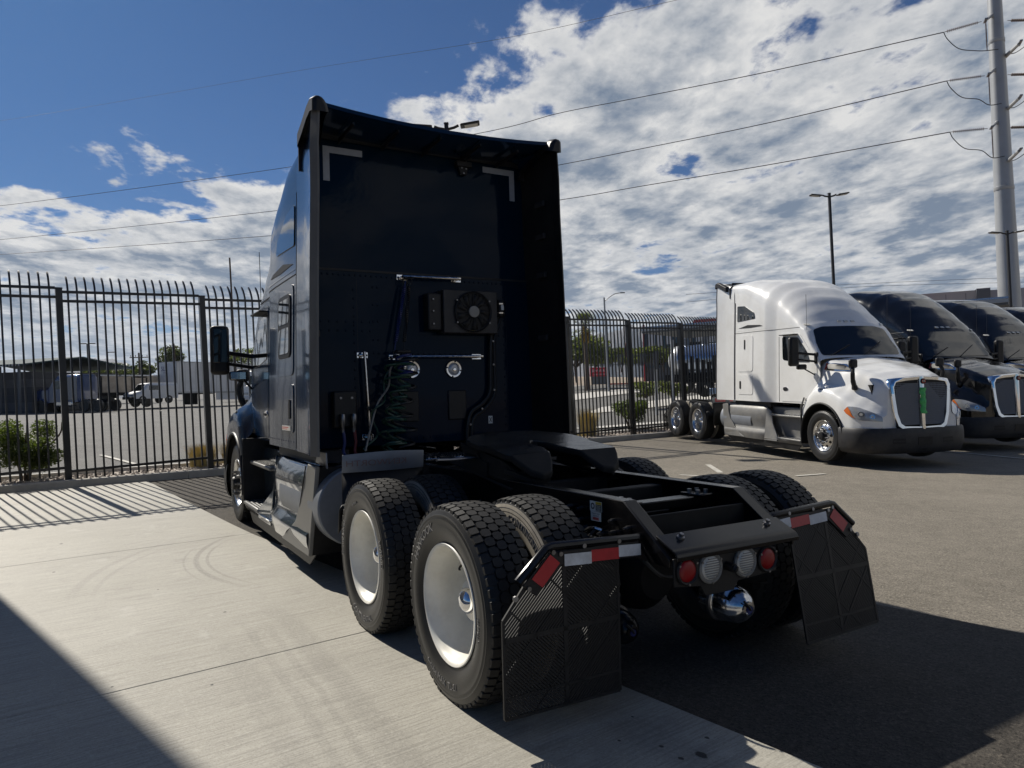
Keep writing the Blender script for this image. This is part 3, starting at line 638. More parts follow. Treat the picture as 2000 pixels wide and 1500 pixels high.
def patch(name, m, parent, bvh, pl, O, S, T, D, off=.005, thick=.02, step=.09, rnd=0.):
    """closed outline pl in plane (O, S, T) projected along D on to bvh, lifted by off, with a turned-in edge"""
    O, S, T, D = Vector(O), Vector(S), Vector(T), Vector(D).normalized()
    P = [Vector((a, b, 0)) for a, b in pl]
    if rnd:
        Q = []
        for i, p in enumerate(P):
            a = (P[i-1]-p); b = (P[(i+1) % len(P)]-p); r = min(rnd, a.length*.45, b.length*.45); p0 = p+a.normalized()*r; p1 = p+b.normalized()*r
            for k in range(5):
                t = k/4; Q.append(p0*(1-t)**2+p*2*t*(1-t)+p1*t*t)
        P = Q
    bm = bmesh.new(); bm.faces.new([bm.verts.new(p) for p in P])
    for i in (0, 1):
        lo = min(p[i] for p in P); hi = max(p[i] for p in P); n = max(1, int((hi-lo)/step))
        for k in range(1, n):
            co = [0, 0, 0]; co[i] = lo+(hi-lo)*k/n+1e-4; no = [0, 0, 0]; no[i] = 1
            bmesh.ops.bisect_plane(bm, geom=bm.verts[:]+bm.edges[:]+bm.faces[:], plane_co=co, plane_no=no)
    for v in bm.verts:
        o = O+S*v.co.x+T*v.co.y; h = bvh.ray_cast(o, D)
        if h[0] is None: h = bvh.find_nearest(o+D*1.8)
        n = h[1]
        if n.dot(D) > 0: n = -n
        v.co = h[0]+n*off
    bmesh.ops.recalc_face_normals(bm, faces=bm.faces)
    if sum(f.normal.dot(D)*f.calc_area() for f in bm.faces) > 0: bmesh.ops.reverse_faces(bm, faces=bm.faces)
    for f in bm.faces: f.smooth = True
    be = [e for e in bm.edges if e.is_boundary]
    r = bmesh.ops.extrude_edge_only(bm, edges=be)
    for v in r['geom']:
        if isinstance(v, bmesh.types.BMVert): v.co += D*thick
    me = bpy.data.meshes.new(name); bm.to_mesh(me); bm.free(); me.materials.append(m); me.set_sharp_from_angle(angle=R(45))
    o = bpy.data.objects.new(name, me); C.objects.link(o); o.parent = parent; return o
def surf_line(name, m, parent, bvh, pts, s, r=.004, n=5):
    P = []
    for (x, z) in pts:
        h = bvh.ray_cast(Vector((x, s*3, z)), Vector((0, -s, 0)))
        if h[0]: P.append(h[0]+Vector((0, s*.001, 0)))
    return MB().tube(P, r, n).build(name, m, parent) if len(P) > 1 else None

def make_truck():
    M_ = MT
    T = empty('semi_truck')
    def only(o): o['only'] = 1; return o
    # ---- chassis
    for s in (1, -1):
        mb = MB(); y = .43*s; y2 = .345*s
        web = [(7.3, .74), (7.3, 1.005), (-.47, 1.005), (-.80, .775), (-.80, .735), (-.5, .735)]
        mb.poly([(x, y, z) for x, z in web], (0, -.009*s, 0))
        mb.box2((7.3, y-.010*s, .995), (-.468, y2, 1.0055)); mb.box2((7.3, y-.010*s, .735), (-.6, y2, .745))
        d = Vector((-.80+.47, 0, .775-1.005)); mb.bar((-.47, (y+y2)/2-.005*s, 1.0), (-.80, (y+y2)/2-.005*s, .771), .075, .010)
        mb.build('frame_rail', M_['frame'], T, bevel=.003)
    for x in (.1, .66, 1.25, 2.1, 3.2, 4.5): MB().box2((x, -.34, .76), (x+.09, .34, .97)).build('cross_member', M_['under'], T, bevel=.008)
    MB().box2((-.55, -.345, .78), (-.53, .345, .93)).build('cross_member', M_['under'], T, bevel=.004)
    # crossbar with top plates seen between the rails
    mb = MB(); mb.bar((-.28, .36, .93), (-.28, -.36, .93), .10, .05); mb.box((-.28, .28, .962), (.16, .15, .012)).box((-.28, -.28, .962), (.16, .15, .012)); mb.build('suspension_beam', M_['frame'], T, bevel=.006)
    mb = MB()
    for y in (.31, .25, -.25, -.31):
        mb.cyl((-.30, y, .968), (-.30, y, .985), .014, 6).cyl((-.23, y, .968), (-.23, y, .985), .014, 6)
    mb.build('bolts', M_['steel'], T)
    # sloping closing plate and its rounded rear nose
    a = Vector((-.58, 0, .905)); b = Vector((-.84, 0, .812)); mb = MB()
    prof = [(-.70, .868), (-.80, .822), (-.832, .806), (-.845, .786), (-.842, .766), (-.833, .766), (-.835, .782), (-.825, .797), (-.795, .812), (-.697, .858)]
    mb.poly([(x, .418, z) for x, z in prof], (0, -.836, 0)); cp = mb.build('closing_plate', M_['frame'], T, bevel=.002)
    mb = MB()
    for y in (.30, -.30): mb.cyl((-.74, y, .849), (-.743, y, .857), .020, 12).cyl((-.743, y, .857), (-.750, y, .872), .012, 6)
    mb.build('bolts', M_['steel'], cp)
    # rear light panel
    lp = MB().poly([(-.815, .415, .775), (-.815, -.275, .745), (-.815, -.275, .625), (-.815, .0, .615), (-.815, .03, .575), (-.815, .22, .575), (-.815, .25, .625), (-.815, .415, .645)], (.012, 0, 0)).build('light_panel', M_['plastic'], T, bevel=.003)
    for y, z, r, k in ((.339, .712, .052, 'red'), (.190, .706, .058, 'white'), (-.045, .702, .058, 'white'), (-.203, .696, .052, 'red')):
        x = -.816
        mb = MB(); mb.lathe([(r*1.30, 0), (r*1.30, .010), (r*1.18, .016), (r*1.06, .012), (r, .008)], (x, y, z), (-1, 0, 0), 40); bez = mb.build('lamp_bezel', M_['plastic' if k == 'red' else 'skirtgrey'], lp)
        mb = MB(); mb.lathe([(r*1.02, .006), (r*.9, .013), (r*.6, .018), (0, .020)], (x, y, z), (-1, 0, 0), 36); ln = mb.build('tail_lamp' if k == 'red' else 'work_lamp', M_['red' if k == 'red' else 'lens'], lp)
        if k == 'white':
            mb = MB()
            for i in range(-4, 5):
                zz = i*.0115; hw = math.sqrt(max(0, (r*.93)**2-zz**2)); mb.box((x-.022, y, z+zz), (.005, hw*2, .0035))
            mb.build('lens_ribs', M_['skirtgrey'], ln)
        mb = MB()
        for q in range(3):
            an = 2*math.pi*q/3+.5; c = Vector((x-.014, y+r*1.2*math.cos(an), z+r*1.2*math.sin(an))); mb.cyl(c, c+Vector((-.006, 0, 0)), .006, 8)
        mb.build('screws', M_['steel'], bez)
    mb = MB(); mb.cyl((-.815, .075, .70), (-.86, .075, .695), .022, 12).cyl((-.86, .075, .695), (-.875, .07, .69), .016, 10); mb.build('plug_socket', M_['plastic'], lp)
    # axles, differentials, air bags, brake chambers
    for x in (0, 1.32):
        mb = MB(); mb.cyl((x, -.95, TR), (x, .95, TR), .075, 16); mb.lathe([(0, -.24), (.12, -.22), (.20, -.12), (.22, 0), (.20, .12), (.12, .22), (0, .24)], (x, 0, TR), (1, 0, 0), 24); mb.build('drive_axle', M_['under'], T)
        for s in (1, -1):
            mb = MB(); mb.lathe([(.02, 0), (.12, 0), (.145, .03), (.15, .08), (.13, .11), (.15, .14), (.145, .19), (.12, .22), (.02, .22)], (x-.36, s*.56, .45), (0, 0, 1), 20); mb.build('air_bag', M_['hoseblack'], T)
            mb = MB(); mb.bar((x-.45, s*.56, .43), (x+.5, s*.52, .52), .10, .06); mb.build('trailing_arm', M_['under'], T, bevel=.008)
            mb = MB(); mb.tube(spline([(x-.25, s*.36, .9), (x-.2, s*.5, .75), (x-.1, s*.62, .62)]), .012, 6); mb.build('air_line', M_['hoseblack'], T)
    mb = MB(); mb.cyl((.2, 0, TR), (1.1, 0, TR+.05), .05, 12); mb.cyl((1.5, 0, TR+.05), (4.5, 0, .7), .06, 12); mb.build('drive_shaft', M_['under'], T)
    def chamber(x, y, z, r, mm, l=.16):
        mb = MB(); mb.lathe([(0, -.02), (r*.9, -.015), (r*1.0, .0), (r*1.0, l*.35), (r*1.12, l*.38), (r*1.12, l*.46), (r*1.0, l*.5), (r*.99, l*.8), (r*.90, l*1.05), (r*.68, l*1.22), (r*.45, l*1.30), (r*.42, l*1.31), (r*.40, l*1.36), (r*.27, l*1.37), (r*.25, l*1.29), (0, l*1.29)], (x, y, z), (-.995, .02, -.06), 36)
        o = mb.build('brake_chamber', mm, T, sharp=28)
        e = Vector((x, y, z))+Vector((-.995, .02, -.06))*l*1.36; MB().cyl(e, e+Vector((-.006, 0, 0)), r*.2, 14).build('caging_bolt', M_['hoseblue'], o)
        MB().tube(spline([e+Vector((-.012, .0, .0)), e+Vector((-.014, .02, .025)), e+Vector((-.012, .045, .05))]), .006, 6).build('bolt_clip', M_['plastic'], o)
        MB().lathe([(r*1.02, .0), (r*1.16, .004), (r*1.16, .022), (r*1.02, .026)], Vector((x, y, z))+Vector((-.995, .02, -.06))*(l*.35), (-.995, .02, -.06), 36).build('clamp_band', M_['steel'], o)
    chamber(-.60, -.035, .490, .094, M_['chromeworn'], .185)
    chamber(-.26, .40, .36, .085, M_['frame'], .17)
    mb = MB(); mb.tube(spline([(-.5, .1, .58), (-.52, .25, .62), (-.4, .33, .75), (-.2, .33, .8)]), .011, 6).tube(spline([(-.6, -.02, .60), (-.6, -.2, .68), (-.3, -.3, .75)]), .011, 6).tube(spline([(-.42, .38, .90), (-.36, .37, .965), (-.2, .30, .95), (-.1, .1, .86), (-.1, -.2, .85)]), .012, 6); mb.build('air_line', M_['hoseblack'], T)
    mb = MB()
    for x, z in ((-.02, .93), (-.12, .93), (-.02, .87), (-.12, .87), (-.40, .90), (-.52, .88), (-.40, .84), (.2, .9), (.2, .84), (-.16, .83), (-.3, .82)):
        mb.cyl((x, .43, z), (x, .455, z), .012, 6).cyl((x, .455, z), (x, .47, z), .007, 6)
    mb.mirror_y(); mb.build('rail_bolts', M_['steel'], T)
    mb = MB(); mb.tube(spline([(-.24, .47, .72), (-.23, .50, .82), (-.30, .50, .855), (-.36, .48, .85)]), .009, 6).tube([(-.20, .46, .80), (-.33, .46, .79)], .008, 6); only(mb.build('air_line', M_['chromeworn'], T))
    # stickers on the rail
    st = only(MB().poly([(-.194, .4325, .980), (-.298, .4325, .980), (-.298, .4325, .928), (-.194, .4325, .926)], (0, .0012, 0)).build('warning_sticker', M_['sticker'], T))
    MB().poly([(-.246, .4345, .978), (-.296, .4345, .978), (-.296, .4345, .965), (-.246, .4345, .965)], (0, .0006, 0)).build('yellow_band', M_['yellow'], st)
    MB().poly([(-.246, .4345, .964), (-.296, .4345, .964), (-.296, .4345, .930), (-.246, .4345, .930)], (0, .0006, 0)).build('text_block', M_['ink'], st)
    MB().lathe([(.010, 0), (.010, .0008), (.017, .0008), (.017, 0)], (-.219, .4337, .953), (0, 1, 0), 24).build('tyre_symbol', M_['ink'], st)
    text('WARNING', .0095, M_['ink'], 'lettering', st, lambda x, y, z: (-.271-x, .4354, .9715+y))
    mb = MB()
    for i in range(5): mb.box((-.271, .4354, .958-i*.006), (.040-.004*(i % 2), .0003, .0018))
    mb.build('text_lines', M_['sticker'], st)
    s2 = only(MB().poly([(-.199, .4325, .926), (-.290, .4325, .924), (-.288, .4325, .876), (-.200, .4325, .874)], (0, .001, 0)).build('alignment_sticker', M_['sticker'], T))
    text('Smooth Angle', .0125, M_['ink'], 'lettering', s2, lambda x, y, z: (-.244-x, .4342, .915+y)); text('Inspected', .0125, M_['ink'], 'lettering', s2, lambda x, y, z: (-.244-x, .4342, .904+y))
    MB().poly([(-.218, .4340, .895), (-.270, .4340, .895), (-.270, .4340, .881), (-.218, .4340, .881)], (0, .0006, 0)).build('red_block', M_['redink'], s2)
    # ---- fifth wheel
    fw = MB(); n = 40; top = []; Rw = .46
    outl = []
    for i in range(n+1):
        a = -math.pi*.62+2*math.pi*.62*i/n; outl.append((.72+Rw*.92*math.cos(a), Rw*math.sin(a)))
    # rear ramps and throat, from +Y side round to -Y
    rear = [(.30, .44), (.22, .41), (.12, .35), (.08, .28), (.10, .20), (.20, .14), (.30, .10), (.45, .062), (.60, .055), (.66, .03), (.675, 0), (.66, -.03), (.60, -.055), (.45, -.062), (.30, -.10), (.20, -.14), (.10, -.20), (.08, -.28), (.12, -.35), (.22, -.41), (.30, -.44)]
    pl = outl+[(x, y) for x, y in rear]
    def zt(x): return 1.225 if x > .26 else 1.225-(.26-x)*.55
    bm = bmesh.new(); f = bm.faces.new([bm.verts.new((x, y, 0)) for x, y in pl])
    for k in range(1, 12):
        x = -.04+k*.1 if k != 3 else .26; bmesh.ops.bisect_plane(bm, geom=bm.verts[:]+bm.edges[:]+bm.faces[:], plane_co=(x, 0, 0), plane_no=(1, 0, 0))
    for v in bm.verts: v.co.z = zt(v.co.x)
    r = bmesh.ops.extrude_face_region(bm, geom=bm.faces[:])
    for v in r['geom']:
        if isinstance(v, bmesh.types.BMVert): v.co.z -= .045
    bmesh.ops.recalc_face_normals(bm, faces=bm.faces); me = bpy.data.meshes.new('fifth_wheel_plate'); bm.to_mesh(me); bm.free(); me.materials.append(M_['grease']); me.materials.append(M_['under'])
    for p_ in me.polygons: p_.material_index = 0 if (p_.normal.z > .8 and p_.center.x > .27 and p_.center.z > 1.2) else 1
    fo = inst('fifth_wheel', me, T); q = fo.modifiers.new('b', 'BEVEL'); q.width = .012; q.segments = 2; q.limit_method = 'ANGLE'
    mb = MB(); mb.poly([(1.05, y, 1.17) for y in (.40,)]+[(.34, .43, 1.17), (.14, .34, 1.06), (.30, .43, 1.03), (.9, .42, 1.06)], (0, -.02, 0)); mb.build('side_skirt', M_['under'], fo); mb = MB(); mb.poly([(1.05, -.40, 1.17), (.34, -.43, 1.17), (.14, -.34, 1.06), (.30, -.43, 1.03), (.9, -.42, 1.06)], (0, .02, 0))
    mb.build('side_skirt', M_['under'], fo); mb = MB(); mb.poly([(.30, .44, 1.13), (.12, .34, 1.09), (.12, .20, 1.09), (.22, .14, 1.06), (.32, .3, 1.06)], (0, 0, -.03)); mb.build('ramp_gusset', M_['under'], fo)
    mb = MB(); mb.box2((.55, .36, 1.01), (.90, .44, 1.12)); mb.box2((.55, -.36, 1.01), (.90, -.44, 1.12)); mb.box2((.2, .33, 1.008), (1.3, .45, 1.02)); mb.box2((.2, -.33, 1.008), (1.3, -.45, 1.02)); mb.cyl((.72, -.43, 1.12), (.72, .43, 1.12), .035, 12); mb.build('mount_bracket', M_['under'], fo, bevel=.006)
    mb = MB(); mb.tube([(.7, .3, 1.13), (.72, .62, 1.12), (.70, .74, 1.13)], .012, 8); mb.build('release_handle', M_['steel'], fo)
    fo.matrix_local = Matrix.Translation((.42, 0, 0)) @ Matrix.Translation((.72, 0, 1.12)) @ Matrix.Rotation(R(-7), 4, 'Y') @ Matrix.Translation((-.72, 0, -1.12))
    # deck plate behind the cab, striped tread
    dp = MB(); dp.box2((2.28, .32, 1.012), (2.80, -.60, 1.03)); dk = dp.build('deck_plate', M_['alu'], T, bevel=.004)
    mb = MB()
    for i in range(15):
        y = .28-i*.06; mb.bar((2.31, y, 1.036), (2.77, y-.05, 1.036), .014, .012)
    mb.build('tread_bars', M_['alu'], dk)
    # ---- mud flaps
    def flap(s, swing):
        e = empty('mud_flap', (-.63, 0, .80), (0, swing, 0), T)
        ol = [(1.225*s, -.635), (1.225*s, -.215), (1.07*s, -.03), (.985*s, .02), (.60*s, .02), (.605*s, -.645)]
        def inside(y, z):
            c = False; n = len(ol)
            for i in range(n):
                (y1, z1), (y2, z2) = ol[i], ol[(i+1) % n]
                if (z1 > z) != (z2 > z) and y < (y2-y1)*(z-z1)/(z2-z1)+y1: c = not c
            return c
        def clip(p, d):
            ts = []
            for i in range(len(ol)):
                a = Vector(ol[i]); b = Vector(ol[(i+1) % len(ol)]); e_ = b-a; den = d.x*e_.y-d.y*e_.x
                if abs(den) < 1e-9: continue
                w = a-p; t = (w.x*e_.y-w.y*e_.x)/den; u = (w.x*d.y-w.y*d.x)/den
                if 0 <= u <= 1: ts.append(t)
            return sorted(ts)
        cy, cz = .905*s, -.30
        mb = MB()
        def strip_(p, q, w, th=.006):
            mb.bar((0, p.x, p.y), (0, q.x, q.y), th, w, up=(1, 0, 0)) if 0 else mb.bar((0, p.x, p.y), (0, q.x, q.y), w, th, up=(1, 0, 0))
        pitch = .0125
        for quad in range(4):
            sy = 1 if quad in (0, 3) else -1; sz = 1 if quad < 2 else -1
            d = Vector((1, -sy*sz)).normalized() ; nrm = Vector((d.y, -d.x))
            for i in range(-60, 61):
                p = Vector((cy, cz))+nrm*(i*pitch); ts = clip(p, d)
                if len(ts) < 2: continue
                # cut to the quadrant
                t0, t1 = ts[0], ts[-1]; N_ = 60; seg = None
                for k in range(N_+1):
                    t = t0+(t1-t0)*k/N_; q = p+d*t; ok = (q.x-cy)*sy >= 0 and (q.y-cz)*sz >= 0 and inside(q.x, q.y)
                    if ok and seg is None: seg = [q.copy(), q.copy()]
                    elif ok: seg[1] = q.copy()
                if seg and (seg[1]-seg[0]).length > .02: strip_(seg[0], seg[1], .0092)
        kind(mb.build('slats', M_['flapplastic'], e), 'stuff')
        mb = MB()
        def rib(a, b, w=.016): mb.bar((0, a[0], a[1]), (0, b[0], b[1]), w, .010, up=(1, 0, 0))
        for i in range(len(ol)): rib(ol[i], ol[(i+1) % len(ol)], .014)
        rib((cy, .02), (cy+.0*s, -.64), .022); rib((1.225*s, cz), (.603*s, cz), .022)
        for k in (-.16, .16, .32, -.32):
            for sl in (1, -1):
                p = Vector((cy+k, cz)); ts = clip(p, Vector((1, sl)).normalized())
                if len(ts) >= 2:
                    d = Vector((1, sl)).normalized(); a = p+d*ts[0]; b = p+d*ts[-1]; rib(a, b, .006)
        rib((1.2*s, -.55), (.61*s, -.55), .012); mb.build('ribs', M_['flapplastic'], e)
        mb = MB(); path = [(.02, .43*s, .05), (0, .50*s, .055), (0, .97*s, .075), (0, 1.0*s, .068), (0, 1.145*s, -.06)]; mb.tube(path, .021, 10); mb.build('hanger_tube', M_['frame'], e)
        mb = MB(); mb.poly([(-.006, .48*s, .045), (-.006, .99*s, .05), (-.006, 1.13*s, -.075), (-.006, 1.06*s, -.13), (-.006, .92*s, -.01), (-.006, .47*s, -.035)], (-.008, 0, 0)); mb.build('backing_plate', M_['plastic'], e, bevel=.002)
        y0, y1 = .91*s, .47*s
        for k, (a, b, c) in enumerate(((0., .34, 'whitetape'), (.34, .70, 'redtape'), (.70, 1., 'whitetape'))):
            ya, yb = y0+(y1-y0)*a, y0+(y1-y0)*b
            MB().poly([(-.0165, ya, -.018), (-.0165, yb, -.026), (-.0165, yb, .028), (-.0165, ya, .036)], (-.0012, 0, 0)).build('reflective_tape', M_[c], e)
        MB().poly([(-.0165, .935*s, .0), (-.0165, 1.03*s, -.095), (-.0165, 1.085*s, -.05), (-.0165, .985*s, .045)], (-.0012, 0, 0)).build('reflective_tape', M_['redtape'], e)
        mb = MB()
        for y, z in ((.97, .052), (.80, .06), (.60, .056), (1.10, -.09), (.93, .04)): mb.cyl((-.014, y*s, z), (-.022, y*s, z), .011, 8)
        mb.cyl((-.004, 1.165*s, -.125), (-.014, 1.165*s, -.125), .013, 8); mb.build('bolts', M_['steel'], e)
        return e
    flap(1, 0.); flap(-1, R(9))
    # ---- wheels
    for x, sp in ((0, 0.), (1.32, 1.1)):
        for s in (1, -1):
            wheel(T, x, 1.075*s, s, 'outer', sp); wheel(T, x, .70*s, s, 'inner', sp+.4)
    fwl = wheel(T, 6.46, 1.035, 1, 'front', .3); wheel(T, 6.46, -1.035, -1, 'front', .7)
    MB().cyl((6.46, -.95, TR), (6.46, .95, TR), .06, 12).build('front_axle', M_['under'], T)
    # ---- cab and sleeper shell
    xs = sorted(set([2.95+i*.085 for i in range(39)]+[4.42, 4.78, 5.66, 5.74, 6.2])); xs = [x for x in xs if x <= 6.2]
    mb = MB(); mb.loft([full(cab_section(x)) for x in xs])
    cab = mb.build('cab_shell', M_['navy'], T, sharp=13); bv = bvh_of(cab)
    # hood and fenders
    def za(X): return .50+math.sqrt(max(0., .63**2-(X-6.46)**2))
    HK = [  # X: zc, (shoulder y,z), (valley y,z), (crown y,z), (outer y,z)
        (5.86, 1.95, .90, 1.80, .97, 1.50, 1.08, 1.13, 1.19, 1.02), (6.05, 2.0, .90, 1.90, .98, 1.62, 1.07, 1.36, 1.19, 1.22), (6.2, 2.05, .89, 1.97, .98, 1.66, 1.06, 1.46, 1.195, 1.32), (6.46, 1.99, .87, 1.91, .97, 1.64, 1.06, 1.49, 1.20, 1.36), (6.75, 1.91, .84, 1.83, .94, 1.58, 1.06, 1.43, 1.20, 1.31),
        (7.0, 1.85, .81, 1.76, .91, 1.47, 1.05, 1.32, 1.19, 1.21), (7.25, 1.77, .765, 1.67, .86, 1.33, 1.01, 1.18, 1.15, 1.08), (7.45, 1.69, .72, 1.59, .80, 1.20, .93, 1.07, 1.07, .99), (7.58, 1.63, .685, 1.53, .74, 1.10, .84, 1.0, .95, .94), (7.66, 1.57, .66, 1.46, .69, 1.0, .75, .93, .80, .89)]
    def hood_sec(X):
        zc, y1, z1, y2, z2, y3, z3, y4, z4 = lerp_keys(HK, X)
        zb = za(X) if abs(X-6.46) < .62 else .70
        if X < 6.0: zb = max(zb, .70)
        zb = min(zb, z4-.03)
        P = [(0, zc+.012), (.10, zc+.008), (.3, zc-.015), (y1*.72, zc-.035+.2*(z1-zc)), (y1*.93, z1+.03), (y1+.015, z1-.05), ((y1+y2)/2+.012, (z1+z2)/2-.03), (y2, z2), ((y2+y3)/2-.01, (z2+z3)/2-.02), (y3, z3), (y4-.03, (z3+z4)/2+.015), (y4, z4), (y4+.002, z4*.5+zb*.5), (y4-.004, zb)]
        return [(X, y, z) for y, z in P]
    hx = [5.86+i*.06 for i in range(30)]+[7.66]
    mb = MB(); mb.loft([full([(x, y, z) for x, y, z in hood_sec(X)[::-1]]) for X in hx]); hood = mb.build('hood', M_['navy'], T, sub=1, sharp=180); hb = bvh_of(hood)
    hs_ = full([(x, y, z) for x, y, z in hood_sec(7.66)[::-1]]); MB().poly([Vector((7.648, p.y*.995, min(p.z, 1.56))) for p in hs_], (-.02, 0, 0)).build('hood_nose', M_['navy'], T)
    for s in (1, -1):
        arc = []; mb = MB()
        for i in range(25):
            a = math.pi*(-.04+1.08*i/24); arc.append((6.46+.635*math.cos(a), .505+.635*math.sin(a)))
        mb.loft([[(x, s*1.198, z), (x, s*1.215, z), (x+.0, s*1.215, z-.0)] for x, z in arc]); mb.tube([(x, s*1.195, z) for x, z in arc], .022, 8)
        mb.loft([[(x, s*.75, z+.005), (x, s*1.19, z+.005)] for x, z in arc])
        mb.build('wheel_arch_trim', M_['plastic'], T)
    for s in (1, -1):
        MB().box2((5.80, .80*s, .30), (5.83, 1.20*s, 1.10)).build('front_splash_flap', M_['plastic'], T, bevel=.006)
        MB().tube([(5.845, 1.205*s, .9), (5.85, 1.21*s, 1.05), (5.95, 1.205*s, 1.24)], .016, 6).build('fender_edge_trim', M_['skirtgrey'], T)
    MB().box2((6.0, -.8, .55), (7.4, .8, 1.5)).build('engine_block', M_['under'], T)
    # bumper
    bp_ = [(6.98, 1.185), (7.2, 1.18), (7.42, 1.12), (7.58, .98), (7.68, .74), (7.735, .4), (7.75, 0)]
    def bsec(x, y, k):
        d = Vector((x-6.8, y*1.0, 0)).normalized()*.10; prof = [(0, .72), (-.0, .70), (.02, .66), (.03, .52), (.025, .38), (-.01, .27), (-.06, .235), (-.3, .24)]
        return [Vector((x, y, z))+Vector((d.x, d.y*1, 0)).normalized()*o for o, z in [(-.25, .715)]+prof]
    P = spline([(x, y, 0) for x, y in bp_], 5); P = P+[Vector((p.x, -p.y, 0)) for p in P[-2::-1]]
    mb = MB(); rows = []
    for i, p in enumerate(P):
        t = P[min(i+1, len(P)-1)]-P[max(i-1, 0)]; nn = Vector((-t.y, t.x, 0)).normalized()
        if nn.x < 0 and abs(p.y) < .9: nn = -nn
        if nn.y*p.y < 0 and abs(p.y) >= .9: nn = -nn
        rows.append([p+nn*o+Vector((0, 0, z)) for o, z in [(-.22, .712), (-.0, .712), (.018, .69), (.03, .60), (.032, .48), (.018, .36), (-.012, .28), (-.06, .245), (-.25, .24)]])
    mb.loft(rows); bmp = mb.build('bumper', M_['bumperplastic'], T); bb = bvh_of(bmp)
    for y in (.52, -.52): patch('fog_lamp_recess', M_['seam'], bmp, bb, [(y-.13, .43), (y+.13, .43), (y+.11, .53), (y-.13, .53)], (9, 0, 0), (0, 1, 0), (0, 0, 1), (-1, 0, 0), .003, .01, .08, .02)
    patch('plate_mount', M_['plastic'], bmp, bb, [(-.15, .40), (.15, .40), (.15, .55), (-.15, .55)], (9, 0, 0), (0, 1, 0), (0, 0, 1), (-1, 0, 0), .008, .02, .08, .015)
    patch('tow_cover', M_['seam'], bmp, bb, [(-.05, .30), (.05, .30), (.05, .34), (-.05, .34)], (9, 0, 0), (0, 1, 0), (0, 0, 1), (-1, 0, 0), .003, .01, .08, .01)
    # grille
    go = [(.655, 1.50), (.60, 1.60), (.35, 1.635), (0, 1.655)]; go = go+[(-y, z) for y, z in go[-2::-1]]+[(-.64, 1.3), (-.60, .95), (-.53, .74), (-.44, .68), (0, .665), (.44, .68), (.53, .74), (.60, .95), (.64, 1.3)]
    def gx(y, z): return 7.70-.10*y*y-(z-.7)*.045+.02
    def gfr(sc_, dx, cy=0., cz=1.16): return [Vector((gx(y*sc_, z)+dx, y*sc_, cz+(z-cz)*(sc_ if sc_ < .99 else 1))) for y, z in go]
    ring = MB(); A0 = gfr(1., -.10); A1 = gfr(1.0, .0); A2 = gfr(.97, .035); A3 = gfr(.87, .03); A4 = gfr(.855, -.02); rows = [[r_[i] for r_ in (A0, A1, A2, A3, A4)] for i in range(len(A0))]; rows.append(rows[0]); ring.loft(rows)
    gr = ring.build('grille_surround', M_['chrome'], T, sharp=60)
    MB().poly([(gx(y*.89, 1.1)-.012-.0*z, y*.89, 1.16+(z-1.16)*.89) for y, z in go], (-.01, 0, 0)).build('grille_back', M_['seam'], gr)
    for s in (1, -1):
        bmz = MB(); ny, nz = 15, 22
        def gp(i, j):
            t = j/nz; z = .775+(1.515-.775)*t; wo = .45+.098*min(1, t*1.6); y = .075+(wo-.075)*i/ny; return (gx(y, z)+.004, s*y, z)
        for j in range(nz+1): bmz.tube([gp(i, j) for i in range(ny+1)], .0062, 4)
        for i in range(ny+1): bmz.tube([gp(i, j) for j in range(nz+1)], .0062, 4)
        kind(bmz.build('grille_mesh', M_['mesh_grille'], gr), 'stuff')
        MB().loft([[Vector(gp(i, j))-Vector((.008, 0, 0)) for i in (0, ny)] for j in range(nz+1)]).build('screen', M_['mesh_grille'], gr)
    cb = MB(); rows = []
    for j in range(12):
        t = j/11; z = .69+(1.64-.69)*t; w = .055+.012*(t if t < .8 else .8); rows.append([(gx(0, z)-.02, -w, z), (gx(0, z)+.035, -w*.75, z), (gx(0, z)+.055, 0, z), (gx(0, z)+.035, w*.75, z), (gx(0, z)-.02, w, z)])
    cb.loft(rows); cbar = cb.build('grille_centre_bar', M_['chrome'], gr, sharp=70)
    em = MB(); em.lathe([(.052, 0), (.05, .02), (.04, .026), (.0, .026)], (gx(0, 1.55)+.045, 0, 1.555), (1, 0, 0), 20); emb = em.build('emblem', M_['plastic'], gr)
    MB().lathe([(.040, 0), (.040, .004), (.030, .005), (.030, 0)], (gx(0, 1.55)+.071, 0, 1.555), (1, 0, 0), 20).build('emblem_ring', M_['redink'], emb)
    text('KW', .045, M_['alu'], 'lettering', emb, lambda x, y, z: (gx(0, 1.55)+.0735, x, 1.555+y))
    # headlamps, hood vents, badges
    for s in (1, -1):
        S_ = Vector((-.55, -.835*s*-1*-1, 0)) if 0 else None
        d = Vector((-.80, -.60*s, 0)); Sx = Vector((-.60*-1, .80*-s, 0)); O = Vector((7.45, .92*s, 0))-d*2.0
        out = [(-.36, 1.02), (-.30, 1.085), (-.16, 1.065), (.04, .985), (.20, .905), (.235, .865), (.19, .855), (-.14, .875), (-.26, .92), (-.33, .975)]
        out = [(x_*1.22+.03, .965+(z_-.965)*1.2) for x_, z_ in out]; hl = patch('headlamp', M_['headlens'], T, hb, out, O, Sx, (0, 0, 1), d, .012, .03, .05, .035)
        patch('turn_signal', M_['amber'], hl, hb, [(x_*1.22+.03, .965+(z_-.965)*1.2) for x_, z_ in ((-.355, 1.018), (-.305, 1.075), (-.275, 1.03), (-.245, .945), (-.20, .905), (-.255, .925), (-.325, .975))], O, Sx, (0, 0, 1), d, .016, .01, .04)
